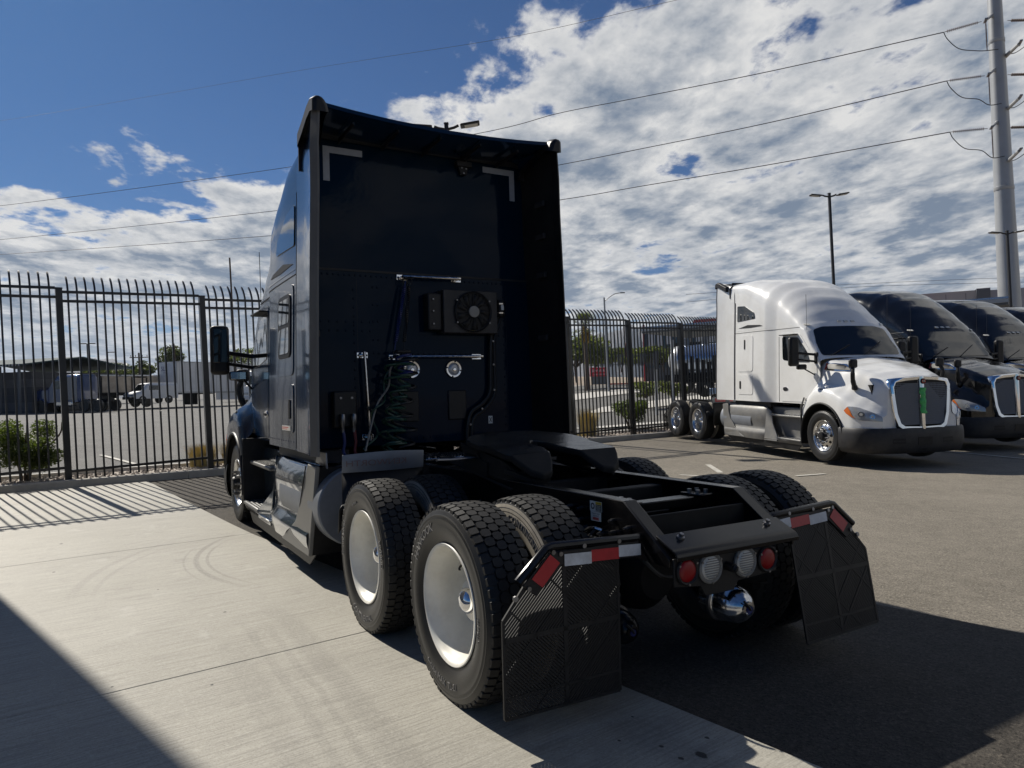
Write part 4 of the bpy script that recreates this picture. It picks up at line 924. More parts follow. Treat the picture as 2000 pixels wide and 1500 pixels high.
        for c0, z0, r0 in ((-.12, .965, .055), (.06, .925, .045)):
            patch('lamp_ring', M_['alu'], hl, hb, [(c0+r0*math.cos(t), z0+r0*.9*math.sin(t)) for t in [2*math.pi*i/16 for i in range(16)]], O, Sx, (0, 0, 1), d, .016, .01, .05)
            patch('projector', M_['lens'], hl, hb, [(c0+r0*.45*math.cos(t), z0+r0*.42*math.sin(t)) for t in [2*math.pi*i/16 for i in range(16)]], O, Sx, (0, 0, 1), d, .021, .01, .05)
        vo = (0, 3*s, 0); vn = patch('hood_vent', M_['chrome'], T, hb, [(6.24, 1.93), (6.62, 1.89), (6.86, 1.80), (6.93, 1.745), (6.60, 1.765), (6.24, 1.79)], vo, (1, 0, 0), (0, 0, 1), (0, -s, 0), .012, .03, .06, .02)
        patch('vent_mesh', M_['plastic'], vn, hb, [(6.30, 1.91), (6.60, 1.876), (6.82, 1.80), (6.86, 1.768), (6.60, 1.787), (6.30, 1.81)], vo, (1, 0, 0), (0, 0, 1), (0, -s, 0), .017, .02, .06, .02)
        patch('side_marker', M_['redink'], vn, hb, [(6.255, 1.915), (6.285, 1.912), (6.285, 1.80), (6.255, 1.80)], vo, (1, 0, 0), (0, 0, 1), (0, -s, 0), .018, .02, .06)
        patch('fender_lamp', M_['skirtgrey'], T, hb, [(6.38, 1.425), (6.47, 1.425), (6.47, 1.40), (6.38, 1.40)], (0, 3*s, 0), (1, 0, 0), (0, 0, 1), (0, -s, 0), .010, .03, .06, .008)
        # hood mirror
        hm = MB(); hm.box((7.10, .96*s, 1.90), (.08, .17, .17)); m_ = hm.build('hood_mirror', M_['plastic'], T, bevel=.035)
        MB().tube(spline([(7.11, .97*s, 1.84), (7.14, 1.0*s, 1.72), (7.12, .98*s, 1.58), (7.10, .93*s, 1.46)]), [.035]*8+[.04]*8+[.045]*9, 8).build('mirror_stem', M_['plastic'], m_)
        MB().box((7.10, .93*s, 1.45), (.10, .09, .10)).build('mirror_foot', M_['plastic'], m_, bevel=.03)
    # ---- windscreen and markers
    ws = patch('windscreen', M_['glass'], T, bv, [(-.90, 2.08), (.90, 2.08), (.915, 2.22), (.84, 2.62), (.62, 2.685), (0, 2.695), (-.62, 2.685), (-.84, 2.62), (-.915, 2.22)], (9, 0, 0), (0, 1, 0), (0, 0, 1), (-1, 0, 0), .008, .02, .10, .05)
    MB().tube([(6.20, .02, 2.085), (6.0, .55, 2.35)], .010, 6).tube([(6.20, -.75, 2.085), (6.04, -.2, 2.3)], .010, 6).build('wiper', M_['plastic'], ws)
    for y in (-.88, -.16, 0, .16, .88):
        patch('marker_lamp', M_['lens'], T, bv, [(y-.045, 2.775), (y+.045, 2.775), (y+.04, 2.815), (y-.04, 2.815)] if abs(y) < .5 else [(y-.05, 2.71), (y+.04, 2.71), (y+.035, 2.745), (y-.05, 2.745)], (9, 0, 0), (0, 1, 0), (0, 0, 1), (-1, 0, 0), .018, .03, .05, .012)
    # ---- side panels on the shell
    for s in (1, -1):
        K = dict(O=(0, 3*s, 0), S=(1, 0, 0), T=(0, 0, 1), D=(0, -s, 0))
        dr = patch('door', M_['navy'], T, bv, [(4.93, 1.13), (4.90, 2.60), (5.55, 2.56), (5.90, 2.18), (6.10, 2.02), (6.12, 1.26), (5.97, 1.14)], **K, off=.008, thick=.012, rnd=.05)
        wi = patch('door_window', M_['glass'], dr, bv, [(5.00, 2.02), (4.98, 2.52), (5.50, 2.49), (5.83, 2.15), (5.92, 1.95), (5.55, 1.96)], **K, off=.014, thick=.01, rnd=.06)
        MB().tube([(5.62, s*1.03, 1.98), (5.62, s*1.005, 2.38)], .012, 6).build('window_divider', M_['plastic'], wi)
        patch('handle_cup', M_['chrome'], dr, bv, [(5.0, 1.40), (5.03, 1.435), (5.13, 1.44), (5.19, 1.405), (5.15, 1.36), (5.04, 1.355)], **K, off=.016, thick=.02, rnd=.02)
        patch('door_handle', M_['plastic'], dr, bv, [(5.03, 1.41), (5.16, 1.415), (5.16, 1.385), (5.03, 1.38)], **K, off=.028, thick=.02, rnd=.01)
        text('T680', .085, M_['plastic'], 'badge', dr, lambda x, y, z: (5.80+x*s*-1, s*1.062, 1.185+y))
        vz = MB(); vz.box2((4.98, s*1.02, 2.54), (5.5, s*1.13, 2.56)); vz.build('door_visor', M_['plastic'], dr, bevel=.006)
        sp_ = patch('upper_locker_door', M_['navy'], T, bv, [(3.32, 1.78), (3.32, 2.62), (3.98, 2.62), (3.98, 1.78)], **K, off=.008, thick=.012, rnd=.09)
        patch('lower_locker_door', M_['navy'], T, bv, [(3.32, 1.25), (3.32, 1.70), (3.98, 1.70), (3.98, 1.25)], **K, off=.008, thick=.012, rnd=.07)
        patch('locker_handle', M_['plastic'], T, bv, [(3.42, 1.38), (3.42, 1.56), (3.48, 1.56), (3.48, 1.38)], **K, off=.016, thick=.02, rnd=.02)
        swn = patch('upper_window', M_['glass'], T, bv, [(3.30, 3.33), (3.62, 3.31), (4.02, 3.12), (4.06, 2.99), (3.30, 2.96)], **K, off=.009, thick=.012, rnd=.03)
        if s > 0:
            fr = only(patch('sleeper_window_frame', M_['plastic'], T, bv, [(3.40, 1.95), (3.40, 2.54), (3.90, 2.54), (3.90, 1.95)], **K, off=.018, thick=.012, rnd=.09))
            patch('upper_pane', M_['glass'], fr, bv, [(3.44, 2.27), (3.44, 2.50), (3.86, 2.50), (3.86, 2.27)], **K, off=.021, thick=.004, rnd=.05)
            patch('lower_pane', M_['glass'], fr, bv, [(3.44, 1.99), (3.44, 2.23), (3.86, 2.23), (3.86, 1.99)], **K, off=.021, thick=.004, rnd=.05)
            fs = only(patch('fuel_sticker', M_['sticker'], T, bv, [(3.42, 1.27), (3.42, 1.315), (3.75, 1.315), (3.75, 1.27)], **K, off=.012, thick=.002, step=.2))
            mb = MB(); mb.box((3.58, 1.186, 1.30), (.26, .002, .008)).box((3.60, 1.186, 1.285), (.2, .002, .006)); only(mb.build('sticker_lines', M_['redink'], T))
        else:
            patch('vent_slot', M_['plastic'], T, bv, [(3.62, 2.30), (3.66, 2.30), (3.66, 2.52), (3.62, 2.52)], **K, off=.018, thick=.03, rnd=.01)
        surf_line('panel_seam', M_['seam'], T, bv, [(2.98+i*.08, 2.69) for i in range(33)], s, .006)
        surf_line('panel_seam', M_['seam'], T, bv, [(3.20, 1.12+i*.1) for i in range(24)], s, .010)
        surf_line('panel_seam', M_['seam'], T, bv, [(4.86, 1.12+i*.1) for i in range(15)], s, .005)
        vs = patch('side_intake', M_['seam'], T, bv, [(3.35, 2.80), (3.75, 2.86), (4.25, 2.83), (4.36, 2.80), (3.9, 2.785)], **K, off=.005, thick=.01, rnd=.02)
        # sculpted blister ahead of the sleeper shoulder
        rv = MB()
        for i in range(26):
            x = 3.25+i*.05; h = bv.ray_cast(Vector((x, 3*s, 2.735)), Vector((0, -s, 0)))
            if h[0]: rv.lathe([(.008, 0), (.006, .003), (0, .004)], h[0], (0, s, 0), 6)
            h = bv.ray_cast(Vector((x, 3*s, 1.17)), Vector((0, -s, 0)))
            if h[0] and i % 2 == 0: rv.lathe([(.008, 0), (.006, .003), (0, .004)], h[0], (0, s, 0), 6)
        kind(rv.build('rivets', M_['navy'], T), 'stuff')
        # mirror on two arms
        mi = MB(); mi.box((5.92, 1.415*s, 2.17), (.12, .215, .59)); mh = mi.build('door_mirror', M_['plastic'], T, bevel=.045)
        MB().box((5.855, 1.415*s, 2.22), (.01, .16, .40)).build('mirror_glass', M_['glass'], mh, bevel=.004)
        MB().bar((5.95, 1.33*s, 2.14), (6.06, .98*s, 2.10), .055, .05).bar((5.95, 1.33*s, 2.01), (6.06, .98*s, 1.96), .055, .04).build('mirror_arm', M_['plastic'], mh, bevel=.015)
        MB().box((6.07, 1.0*s, 2.03), (.10, .05, .24)).build('mirror_base', M_['plastic'], mh, bevel=.02)
        MB().box((5.9, 1.22*s, 1.86), (.10, .20, .11)).build('convex_mirror', M_['mirrorglass'] if 0 else M_['plastic'], mh, bevel=.03)
        MB().box((5.845, 1.22*s, 1.86), (.006, .17, .085)).build('convex_glass', M_['mirrorglass'], mh, bevel=.002)
        MB().tube([(5.9, 1.16*s, 1.82), (6.05, 1.03*s, 1.70)], .014, 6).build('mirror_stay', M_['plastic'], mh)
        MB().tube([(5.72, .96*s, 2.62), (5.72, .97*s, 3.35)], .004, 5).build('aerial', M_['plastic'], T)
    # ---- extenders and roof lip behind the sleeper
    base = cab_section(2.95); ns = 14
    def exs(x, k): return [Vector((x, p[1]+k, p[2])) for p in base[:ns+1]]+[Vector((x, base[ns][1]+k-.005*i, 3.60+(.15+(3.17-x)*.27)*i/4)) for i in (1, 2, 3, 4)]
    for s in (1, -1):
        def sy(L_): return [Vector((p.x, p.y*s, p.z)) for p in L_]
        mb = MB(); outer = [sy(exs(3.17, .012)), sy(exs(2.9, .022)), sy(exs(2.65, .045)), sy(exs(2.46, .075))]
        mb.loft(outer); e = mb.build('side_extender', M_['navy'], T, sharp=60)
        mb = MB(); mb.loft([sy(exs(3.0, -.02)), sy(exs(2.7, .012)), sy(exs(2.46, .045))]); mb.build('inner_panel', M_['plastic'], e)
        mb = MB(); r0 = sy(exs(2.462, .077)); r1 = sy(exs(2.36, .045)); r2 = sy(exs(2.355, .03)); r3 = sy(exs(2.462, .035)); mb.loft([r0, r1, r2, r3]); mb.build('rubber_edge', M_['edgerubber' if s > 0 else 'plastic'], e)
        mb = MB()
        for z in (2.10, 2.72, 3.10, 3.42): MB().box((2.66, s*1.122, z), (.15, .03, .055)).build('bracket', M_['bumperplastic'], e, bevel=.006)
        mb = MB(); mb.loft([[Vector((x, s*(y), z)) for y, z in ((1.19, zt-.13), (1.188, zt-.03), (1.165, zt), (1.115-.05*k, zt-.008), (1.085-.07*k, zt-.06), (1.07-.08*k, zt-.13))] for x, zt, k in ((2.34, 3.985, .2), (2.45, 4.01, .2), (2.56, 3.985, .3), (2.72, 3.915, .6), (2.9, 3.85, .9))], cap=True); mb.build('corner_cap', M_['plastic'], T, bevel=.05)
    for s in (1, -1): MB().poly([(2.985, s*y, z) for y, z in [(1.15, 3.55), (1.15, 3.80), (1.06, 3.87)]+[(p[1]-.03, p[2]-.03) for p in base[ns:][::-1] if p[1] > 1.0]], (.02, 0, 0)).build('shadow_filler', M_['plastic'], T)  # added plate, closes the corner gap against a sunlit hole in the shadow
    arc = base[ns:]; arc = arc+[(p[0], -p[1], p[2]) for p in arc[-2::-1]]
    def rs_(x, dz, k): return [Vector((x, p[1]*k, p[2]+dz)) for p in arc]
    def ls_(x, z0): return [Vector((x, 1.10*p[1]/1.115, z0+.055*(p[1]/1.1)**2)) for p in arc]
    mb = MB(); mb.loft([rs_(3.0, .006, 1.0), [a_*.5+b_*.5 for a_, b_ in zip(rs_(2.75, .012, 1.0), ls_(2.75, 3.925))], ls_(2.5, 3.925), ls_(2.445, 3.918), ls_(2.44, 3.885), ls_(2.5, 3.875), ls_(2.93, 3.86)]); rl = mb.build('roof_lip', M_['navy'], T, sharp=60)
    mb = MB()
    for y in (-.8, -.4, 0, .4, .8): mb.poly([(2.94, y, 3.87), (2.5, y, 3.87), (2.5, y, 3.85), (2.94, y, 3.82)], (0, .014, 0))
    mb.box2((2.93, -1.05, 3.85), (2.945, 1.05, 3.94)); mb.build('lip_ribs', M_['seam'], rl)
    # ---- back wall
    wl_ = [(p[1], p[2]) for p in base]; wl_ = wl_+[(-y, z) for y, z in wl_[-2::-1]]
    lo = [(1.15, 1.12), (1.15, 1.5), (1.14, 2.0), (1.13, 2.70)]; lo = lo+[(-y, z) for y, z in lo[::-1]]
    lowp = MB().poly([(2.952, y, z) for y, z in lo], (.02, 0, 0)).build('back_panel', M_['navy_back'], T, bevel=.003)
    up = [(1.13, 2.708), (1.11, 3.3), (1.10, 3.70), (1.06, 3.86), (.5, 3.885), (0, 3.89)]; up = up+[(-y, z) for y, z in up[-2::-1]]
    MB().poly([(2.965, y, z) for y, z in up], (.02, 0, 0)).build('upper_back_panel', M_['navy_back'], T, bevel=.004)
    rv = MB()
    def rivet(y, z): rv.lathe([(.011, 0), (.008, .006), (0, .008)], (2.952, y, z), (-1, 0, 0), 7)
    for i in range(44): rivet(1.08-i*.05, 2.66)
    for z in [1.25+i*.08 for i in range(17)]: rivet(.70, z), rivet(-.84, z)
    for y in [1.0-i*.075 for i in range(7)]: rivet(y, 2.24), rivet(y, 2.16)
    for z in (2.56, 2.40, 2.25, 2.08, 1.96):
        rivet(.52, z); rivet(.475, z)
    for y in [-.72-i*.06 for i in range(5)]: rivet(y, 2.22), rivet(y, 2.14)
    for i in range(16): rivet(.25-i*.055, 1.955)
    for i in range(30): rivet(1.0-i*.068, 1.17)
    kind(rv.build('rivets', M_['navy_back'], lowp), 'stuff')
    for y in (.70, -.84): MB().box2((2.9515, y-.03-.0015, 1.15), (2.9525, y-.03+.0015, 2.64)).build('panel_joint', M_['seam'], lowp)
    MB().box2((2.945, -1.13, 2.694), (2.97, 1.13, 2.712)).build('drip_moulding', M_['seam'], T)
    def grab(p, q, off=.075):
        p, q = Vector(p), Vector(q); d = (q-p).normalized(); mb = MB(); o = Vector((-off, 0, 0)); mb.tube(spline([p, p+o*.75, p+o+d*.035, q+o-d*.035, q+o*.75, q], 6), .014, 10)
        g = only(mb.build('grab_bar', M_['chromeworn'], T)); f = MB()
        for c in (p, q):
            f.box(c+Vector((-.004, 0, 0)), (.010, .105, .055))
        f.build('bar_foot', M_['chrome'], g, bevel=.004)['kind'] = 'stuff'; s_ = MB()
        for c in (p, q):
            for k in (-.038, .038): s_.cyl(c+Vector((-.008, k, 0)), c+Vector((-.013, k, 0)), .009, 8)
        s_.build('screws', M_['plastic'], g)
    grab((2.95, .238, 2.665), (2.95, -.32, 2.675)); grab((2.95, .33, 1.925), (2.95, -.52, 1.93)); grab((2.95, .634, 1.94), (2.95, .60, 1.20))
    for y in (.164, -.268):
        mb = MB(); mb.lathe([(.082, 0), (.084, .012), (.078, .020), (.062, .018), (.060, .006)], (2.951, y, 1.81), (-1, 0, 0), 36); fl = only(mb.build('flood_lamp', M_['alu'], T))
        MB().lathe([(.061, .006), (.05, .016), (.03, .020), (0, .021)], (2.951, y, 1.81), (-1, 0, 0), 30).build('lamp_lens', M_['headlens'], fl)
        MB().lathe([(.02, .02), (.015, .027), (0, .028)], (2.951, y-.005, 1.805), (-1, 0, 0), 16).build('bulb', M_['chrome'], fl); sc_ = MB()
        for k in range(4): sc_.box((2.929, y+.072*math.cos(k*math.pi/2+.2), 1.81+.072*math.sin(k*math.pi/2+.2)), (.006, .012, .012))
        sc_.build('clip', M_['plastic'], fl)
    # air conditioner condenser with fan
    ac = only(MB().box2((2.80, -.115, 2.145), (2.95, -.69, 2.555)).build('condenser', M_['bumperplastic'], T, bevel=.008))
    MB().box2((2.83, .03, 2.17), (2.95, -.114, 2.52)).build('side_tank', M_['plastic'], ac, bevel=.015)
    MB().lathe([(.195, 0), (.197, .02), (.188, .028), (.180, .02), (.178, .004)], (2.80, -.42, 2.35), (-1, 0, 0), 40).build('fan_ring', M_['plastic'], ac)
    MB().lathe([(0, .001), (.182, .001)], (2.80, -.42, 2.35), (-1, 0, 0), 40).build('fan_opening', M_['seam'], ac)
    mb = MB()
    for k in range(9):
        a = 2*math.pi*k/9; P = []
        for t in (0, .5, 1.):
            r = .05+.125*t; P.append([(2.797-.012, -.42+r*math.cos(a+.25*t), 2.35+r*math.sin(a+.25*t)), (2.797-.004, -.42+r*math.cos(a+.25*t+.42), 2.35+r*math.sin(a+.25*t+.42))])
        mb.loft(P)
    mb.build('fan_blades', M_['plastic'], ac, solid=.003); mb = MB()
    for k in range(1, 7): mb.lathe([(.05+k*.021, .023), (.052+k*.021, .023)], (2.80, -.42, 2.35), (-1, 0, 0), 36)
    for k in range(24):
        a = 2*math.pi*k/24; mb.bar((2.777, -.42+.05*math.cos(a), 2.35+.05*math.sin(a)), (2.777, -.42+.185*math.cos(a), 2.35+.185*math.sin(a)), .003)
    mb.build('fan_guard', M_['plastic'], ac)
    MB().lathe([(.056, .018), (.054, .034), (.04, .036), (0, .036)], (2.80, -.42, 2.35), (-1, 0, 0), 24).build('fan_motor', M_['skirtgrey'], ac)
    MB().box2((2.797, -.38, 2.158), (2.801, -.46, 2.175)).build('yellow_label', M_['yellow'], ac)
    mb = MB()
    for y, z in ((-.245, 2.455), (-.59, 2.455), (-.245, 2.245), (-.59, 2.245), (-.02, 2.46), (-.02, 2.35), (-.02, 2.23)): mb.cyl((2.83 if y > -.1 else 2.80, y, z), (2.815 if y > -.1 else 2.77, y, z), .008, 8)
    mb.build('screws', M_['steel'], ac)
    db = only(MB().lathe([(0, -.09), (.035, -.085), (.045, -.07), (.045, .07), (.035, .085), (0, .09)], (2.88, -.765, 2.40), (0, 0, 1), 20).build('receiver_bottle', M_['plastic'], T))
    MB().box((2.834, -.765, 2.41), (.004, .03, .05)).build('label', M_['sticker'], db)
    mb = MB(); mb.lathe([(.047, 0), (.048, .012), (.047, .012)], (2.88, -.765, 2.44), (0, 0, 1), 20).lathe([(.047, 0), (.048, .012), (.047, .012)], (2.88, -.765, 2.35), (0, 0, 1), 20); mb.build('clamp', M_['alu'], db)
    mb = MB(); mb.tube(spline([(2.90, -.74, 2.31), (2.90, -.70, 2.22), (2.90, -.665, 2.10), (2.91, -.655, 1.8), (2.91, -.64, 1.58), (2.91, -.55, 1.47), (2.91, -.43, 1.39), (2.91, -.385, 1.25), (2.93, -.385, 1.05)]), .020, 8)
    mb.tube(spline([(2.90, -.775, 2.31), (2.90, -.73, 2.18), (2.90, -.70, 2.08), (2.91, -.70, 1.8), (2.91, -.69, 1.56), (2.91, -.58, 1.42), (2.91, -.46, 1.34), (2.91, -.43, 1.22), (2.93, -.43, 1.05)]), .016, 8); hs = only(mb.build('coolant_hose', M_['hoseblack'], T))
    mb = MB()
    for y, z in ((-.68, 2.08), (-.68, 1.85), (-.68, 1.6), (-.54, 1.42), (-.41, 1.27)): mb.lathe([(.012, 0), (.010, .012), (0, .014)], (2.895, y, z), (-1, 0, 0), 10)
    mb.build('hose_clamp', M_['steel'], hs)
    for y in (.195, -.30): only(MB().box2((2.935, y-.095, 1.325), (2.953, y+.095, 1.605)).build('vent_cover', M_['plastic'], T, bevel=.02))
    s3 = only(MB().box2((2.949, -.64, 1.27), (2.953, -.685, 1.345)).build('pictogram_sticker', M_['sticker'], T)); MB().bar((2.948, -.65, 1.285), (2.948, -.675, 1.33), .006, .002, up=(1, 0, 0)).bar((2.948, -.675, 1.285), (2.948, -.65, 1.33), .006, .002, up=(1, 0, 0)).build('pictogram', M_['ink'], s3)
    for s, yc in ((1, .945), (-1, -1.012)):
        zc = 3.80 if s > 0 else 3.825
        mb = MB(); yy = yc; mb.poly([(2.963, yy, zc), (2.963, yy-.36*s, zc-.0), (2.963, yy-.36*s, zc-.058), (2.963, yy-.058*s, zc-.058), (2.963, yy-.058*s, zc-.31), (2.963, yy, zc-.31)], (-.002, 0, 0)); only(mb.build('corner_tape', M_['tapegrey'], T))
    mb = MB(); mb.box((2.93, -.42, 3.80), (.07, .16, .05)).poly([(2.95, -.36, 3.79), (2.95, -.48, 3.79), (2.95, -.45, 3.70), (2.95, -.39, 3.70)], (-.03, 0, 0)).cyl((2.92, -.42, 3.82), (2.90, -.50, 3.87), .008, 6); cm = only(mb.build('camera_bracket', M_['plastic'], T, bevel=.006))
    mb = MB()
    for y, z in ((-.40, 3.765), (-.445, 3.76), (-.42, 3.715)): mb.cyl((2.918, y, z), (2.912, y, z), .008, 8)
    mb.build('screws', M_['steel'], cm)
    # tether springs, coiled air lines, glad hands
    for a, b, mm in (((2.86, .235, 2.62), (2.84, .365, 1.98), 'hoseblue'), ((2.85, .20, 2.62), (2.82, .285, 1.98), 'hoseblack')):
        a, b = Vector(a), Vector(b); mb = MB(); L_ = (b-a); P = []
        for i in range(150):
            t = i/149; c = a+L_*(.08+.80*t); P.append(c+Vector((math.cos(t*190)*.014, math.sin(t*190)*.014, 0)))
        mb.tube(P, .006, 4); mb.tube([a, a+L_*.08], .006, 5).tube([a+L_*.88, b], .005, 5); tt = only(mb.build('tether_spring', M_[mm], T))
        MB().tube([b+Vector((0, .012*math.cos(t), .024*math.sin(t)-.02)) for t in [2*math.pi*i/14 for i in range(14)]], .004, 5, closed=True).build('hook', M_['steel'], tt)
        MB().tube([a+Vector((0, .026*math.cos(t), .03*math.sin(t)+.0)) for t in [2*math.pi*i/14 for i in range(14)]], .005, 5, closed=True).build('ring', M_['plastic'], tt)
    def coil(p, q, r, turns, rad, mm, ph=0., wob=.02):
        p, q = Vector(p), Vector(q); d = (q-p); x = Vector((1, 0, 0)); x = (x-d.normalized()*x.dot(d.normalized())).normalized(); y = d.normalized().cross(x); P = []; n = int(turns*18)
        for i in range(n+1):
            t = i/n; a = 2*math.pi*turns*t+ph; rr = r*(.85+.25*math.sin(t*9+ph)); P.append(p+d*t+(x*math.cos(a)*.8+y*math.sin(a))*rr+Vector((0, wob*math.sin(t*11+ph), 0)))
        return only(MB().tube(P, rad, 6).build('coiled_air_line', MT[mm], T))
    coil((2.80, .33, 1.90), (2.70, .47, 1.08), .105, 7, .0115, 'hosegreen'); coil((2.74, .30, 1.86), (2.64, .50, 1.08), .085, 8, .0115, 'hosegreen', 2.); coil((2.78, .26, 1.92), (2.70, .36, 1.10), .10, 6.5, .0115, 'hoseblack', 1.)
    coil((2.78, .30, 1.95), (2.75, .30, 1.72), .075, 3, .011, 'hoseblue', .5)
    coil((2.86, .42, 1.80), (2.70, .68, 1.10), .05, 2.2, .009, 'hosegreen', 3.)
    only(MB().tube(spline([(2.82, .30, 1.92), (2.80, .42, 1.82), (2.82, .44, 1.65), (2.78, .56, 1.50), (2.72, .66, 1.25), (2.66, .72, 1.10)]), .009, 7).build('air_line', M_['skirtgrey'], T))
    only(MB().box((2.80, .30, 1.965), (.06, .14, .03)).build('hose_holder', M_['plastic'], T, bevel=.01))
    gh = only(MB().box2((2.86, .62+.10, 1.30), (2.94, .93, 1.62)).build('glad_hand_bracket', M_['plastic'], T, bevel=.015))
    for y, mm in ((.865, 'hoseblue'), (.765, 'hosered')):
        MB().lathe([(.022, 0), (.028, .02), (.028, .07), (.018, .10), (.016, .16)], (2.82, y, 1.42), (0, 0, -1), 14).build('glad_hand', M_['steel'], gh)
        MB().tube(spline([(2.82, y, 1.30), (2.81, y-.01, 1.18), (2.80, y-.0, 1.08), (2.72, y-.06, 1.0), (2.7, y-.14, .99)]), .014, 8).build('hose_sleeve', M_[mm], gh)
        MB().cyl((2.86, y, 1.56), (2.852, y, 1.56), .011, 8).build('bolt', M_['steel'], gh)
    # ---- chassis fairings and tanks
    for s in (1, -1):
        Y = lambda L_: [Vector((x, y*s, z)) for x, y, z in L_]
        mb = MB(); rows = []
        for x, k in ((2.76, 0.), (2.95, .0), (3.3, .0), (3.7, .0), (4.05, .0), (4.3, -.02), (4.42, -.06)):
            rows.append(Y([(x, .86, 1.0), (x, 1.05+k, 1.015), (x, 1.115+k, .985), (x, 1.15+k, .92), (x, 1.175+k, .80), (x, 1.17+k, .66), (x, 1.150+k, .55), (x, 1.165+k, .47), (x, 1.215+k, .42), (x, 1.215+k, .36), (x, 1.19+k, .25)]))
        mb.loft(rows); fa = mb.build('tank_fairing', M_['skirtpaint'], T, sharp=70); fv = bvh_of(fa)
        K = dict(O=(0, 3*s, 0), S=(1, 0, 0), T=(0, 0, 1), D=(0, -s, 0))
        MB().poly(Y([(2.60, 1.165, 1.0), (2.86, 1.165, 1.004), (2.93, 1.185, .86), (3.02, 1.195, .68), (3.20, 1.20, .48), (3.42, 1.225, .36), (3.66, 1.225, .262), (2.74, 1.205, .245)]), (0, -.035*s, 0)).build('rear_fairing_panel', M_['skirtgrey'], T, bevel=.006)
        MB().poly(Y([(2.615, .82, .99), (2.615, 1.15, .99), (2.74, 1.19, .25), (2.74, .82, .25)]), (.01, 0, 0)).build('fairing_end', M_['plastic'], T)
        MB().tube([(2.9, 1.17*s, .99), (2.93, 1.19*s, .84), (3.02, 1.195*s, .66), (3.20, 1.18*s, .47), (3.42, 1.225*s, .36), (3.66, 1.205*s, .262)], .006, 5).build('panel_gap', M_['seam'], T)
        MB().box2((3.98, 1.10*s, .27), (3.992, 1.222*s, .99)).build('panel_gap', M_['seam'], T) if 0 else None
        # front wing of the fairing and the steps
        mb = MB(); mb.poly(Y([(4.42, 1.10, .98), (4.55, 1.06, .90), (4.62, 1.08, .62), (4.95, 1.19, .36), (4.95, 1.19, .26), (4.42, 1.17, .25)]), (0, -.03*s, 0)); mb.build('fairing_wing', M_['skirtpaint'], T, bevel=.008)
        MB().box2((4.42, .80*s, .25), (5.78, .96*s, 1.0)).build('battery_box', M_['skirtpaint'], T, bevel=.02)
        for z, x0, x1, y0, y1 in ((.84, 4.62, 5.72, .94, 1.13), (.36, 4.96, 5.80, .94, 1.20)):
            stp = MB().box2((x0, y0*s, z-.04), (x1, y1*s, z)).build('step', M_['skirtdirty'], T, bevel=.012); mb = MB()
            for i in range(7): yy = y0+.03+i*(y1-y0-.05)/6; mb.box2((x0+.02, (yy-.007)*s, z), (x1-.02, (yy+.007)*s, z+.008))
            mb.build('step_ribs', M_['alu'], stp)
        MB().poly(Y([(4.42, 1.15, .25), (5.80, 1.16, .25), (5.80, 1.19, .315), (4.95, 1.195, .315), (4.42, 1.18, .30)]), (0, -.025*s, 0)).build('lower_valance', M_['skirtpaint'], T, bevel=.006)
        MB().poly(Y([(2.75, 1.14, .25), (5.75, 1.14, .25), (5.6, 1.13, .12), (3.0, 1.13, .12)]), (0, -.012*s, 0)).build('rubber_valance', M_['plastic'], T)
        mb = MB(); mb.lathe([(0, 0), (.315, 0), (.328, .008), (.33, .03), (.33, 1.4)], (2.50, .855*s, .66), (1, 0, 0), 44); mb.build('fuel_tank', M_['tankend'], T, sharp=30)
        # tall bracket plates and cab underside
        MB().poly(Y([(2.85, 1.10, 1.02), (2.78, 1.10, 1.11), (2.6, 1.08, 1.11), (2.58, 1.08, .98)]), (0, -.01*s, 0)).build('slotted_bracket', M_['steel'], T)
        MB().box2((3.0, .75*s, .98), (4.5, 1.05*s, 1.11)).build('cab_sill', M_['bumperplastic'], T, bevel=.02)
        # splash guard ahead of the drive wheels, brand strip on top
        gs = MB(); P = []
        for i in range(9):
            t = i/8; P.append((2.02-.05*math.sin(t*3.14), (1.12-.66*t)*s, 0))
        gs.loft([[Vector((x, y, .995+.03*0)), Vector((x-.015, y, 1.13+.015*math.sin(3.14*i/8)))] for i, (x, y, z) in enumerate(P)]); spg = gs.build('splash_guard', M_['tankend'], T, solid=.008, bevel=.002)
        fl_ = MB(); fl_.loft([[Vector((x+.01, y, .42)), Vector((x+.01, y, .995))] for x, y, z in P]); fl_.build('splash_flap', M_['plastic'], spg, solid=.01)
        rp = MB(); rp.loft([[Vector((x+.007, y, 1.02)), Vector((x+.0, y, 1.108))] for x, y, z in P[1:8]]); rpl = rp.build('brand_plate', M_['signred'], spg)
        text('KENWORTH', .075, M_['panelwhite'], 'lettering', spg, lambda x, y, z: (2.02-.05*math.sin(3.14*((1.12-abs((.79 if s > 0 else -.79)+x))/.66))+.012, (.79 if s > 0 else -.79)+x, 1.064+y))
        qf = MB(); arcs = []
        for i in range(14):
            a = math.pi*(.02+.46*i/13); arcs.append((1.32+.56*math.cos(a), TR+.06+.56*math.sin(a)))
        qf.loft([[Vector((x, .58*s, z)), Vector((x, 1.18*s, z)), Vector((x, 1.20*s, z-.03))] for x, z in arcs[:4]]); qf.build('quarter_fender', M_['plastic'], spg, solid=.008)
        text('KENWORTH', .085, M_['stripink'], 'lettering', spg, lambda x, y, z: (2.02-.05*math.sin(3.14*((1.12-((.83+x*1.0)))/.66))-.012-.020*(.5) if 1 else 0, (.86+x if s > 0 else -.80+x), 1.062+y*.75))
    return T
truck = make_truck()
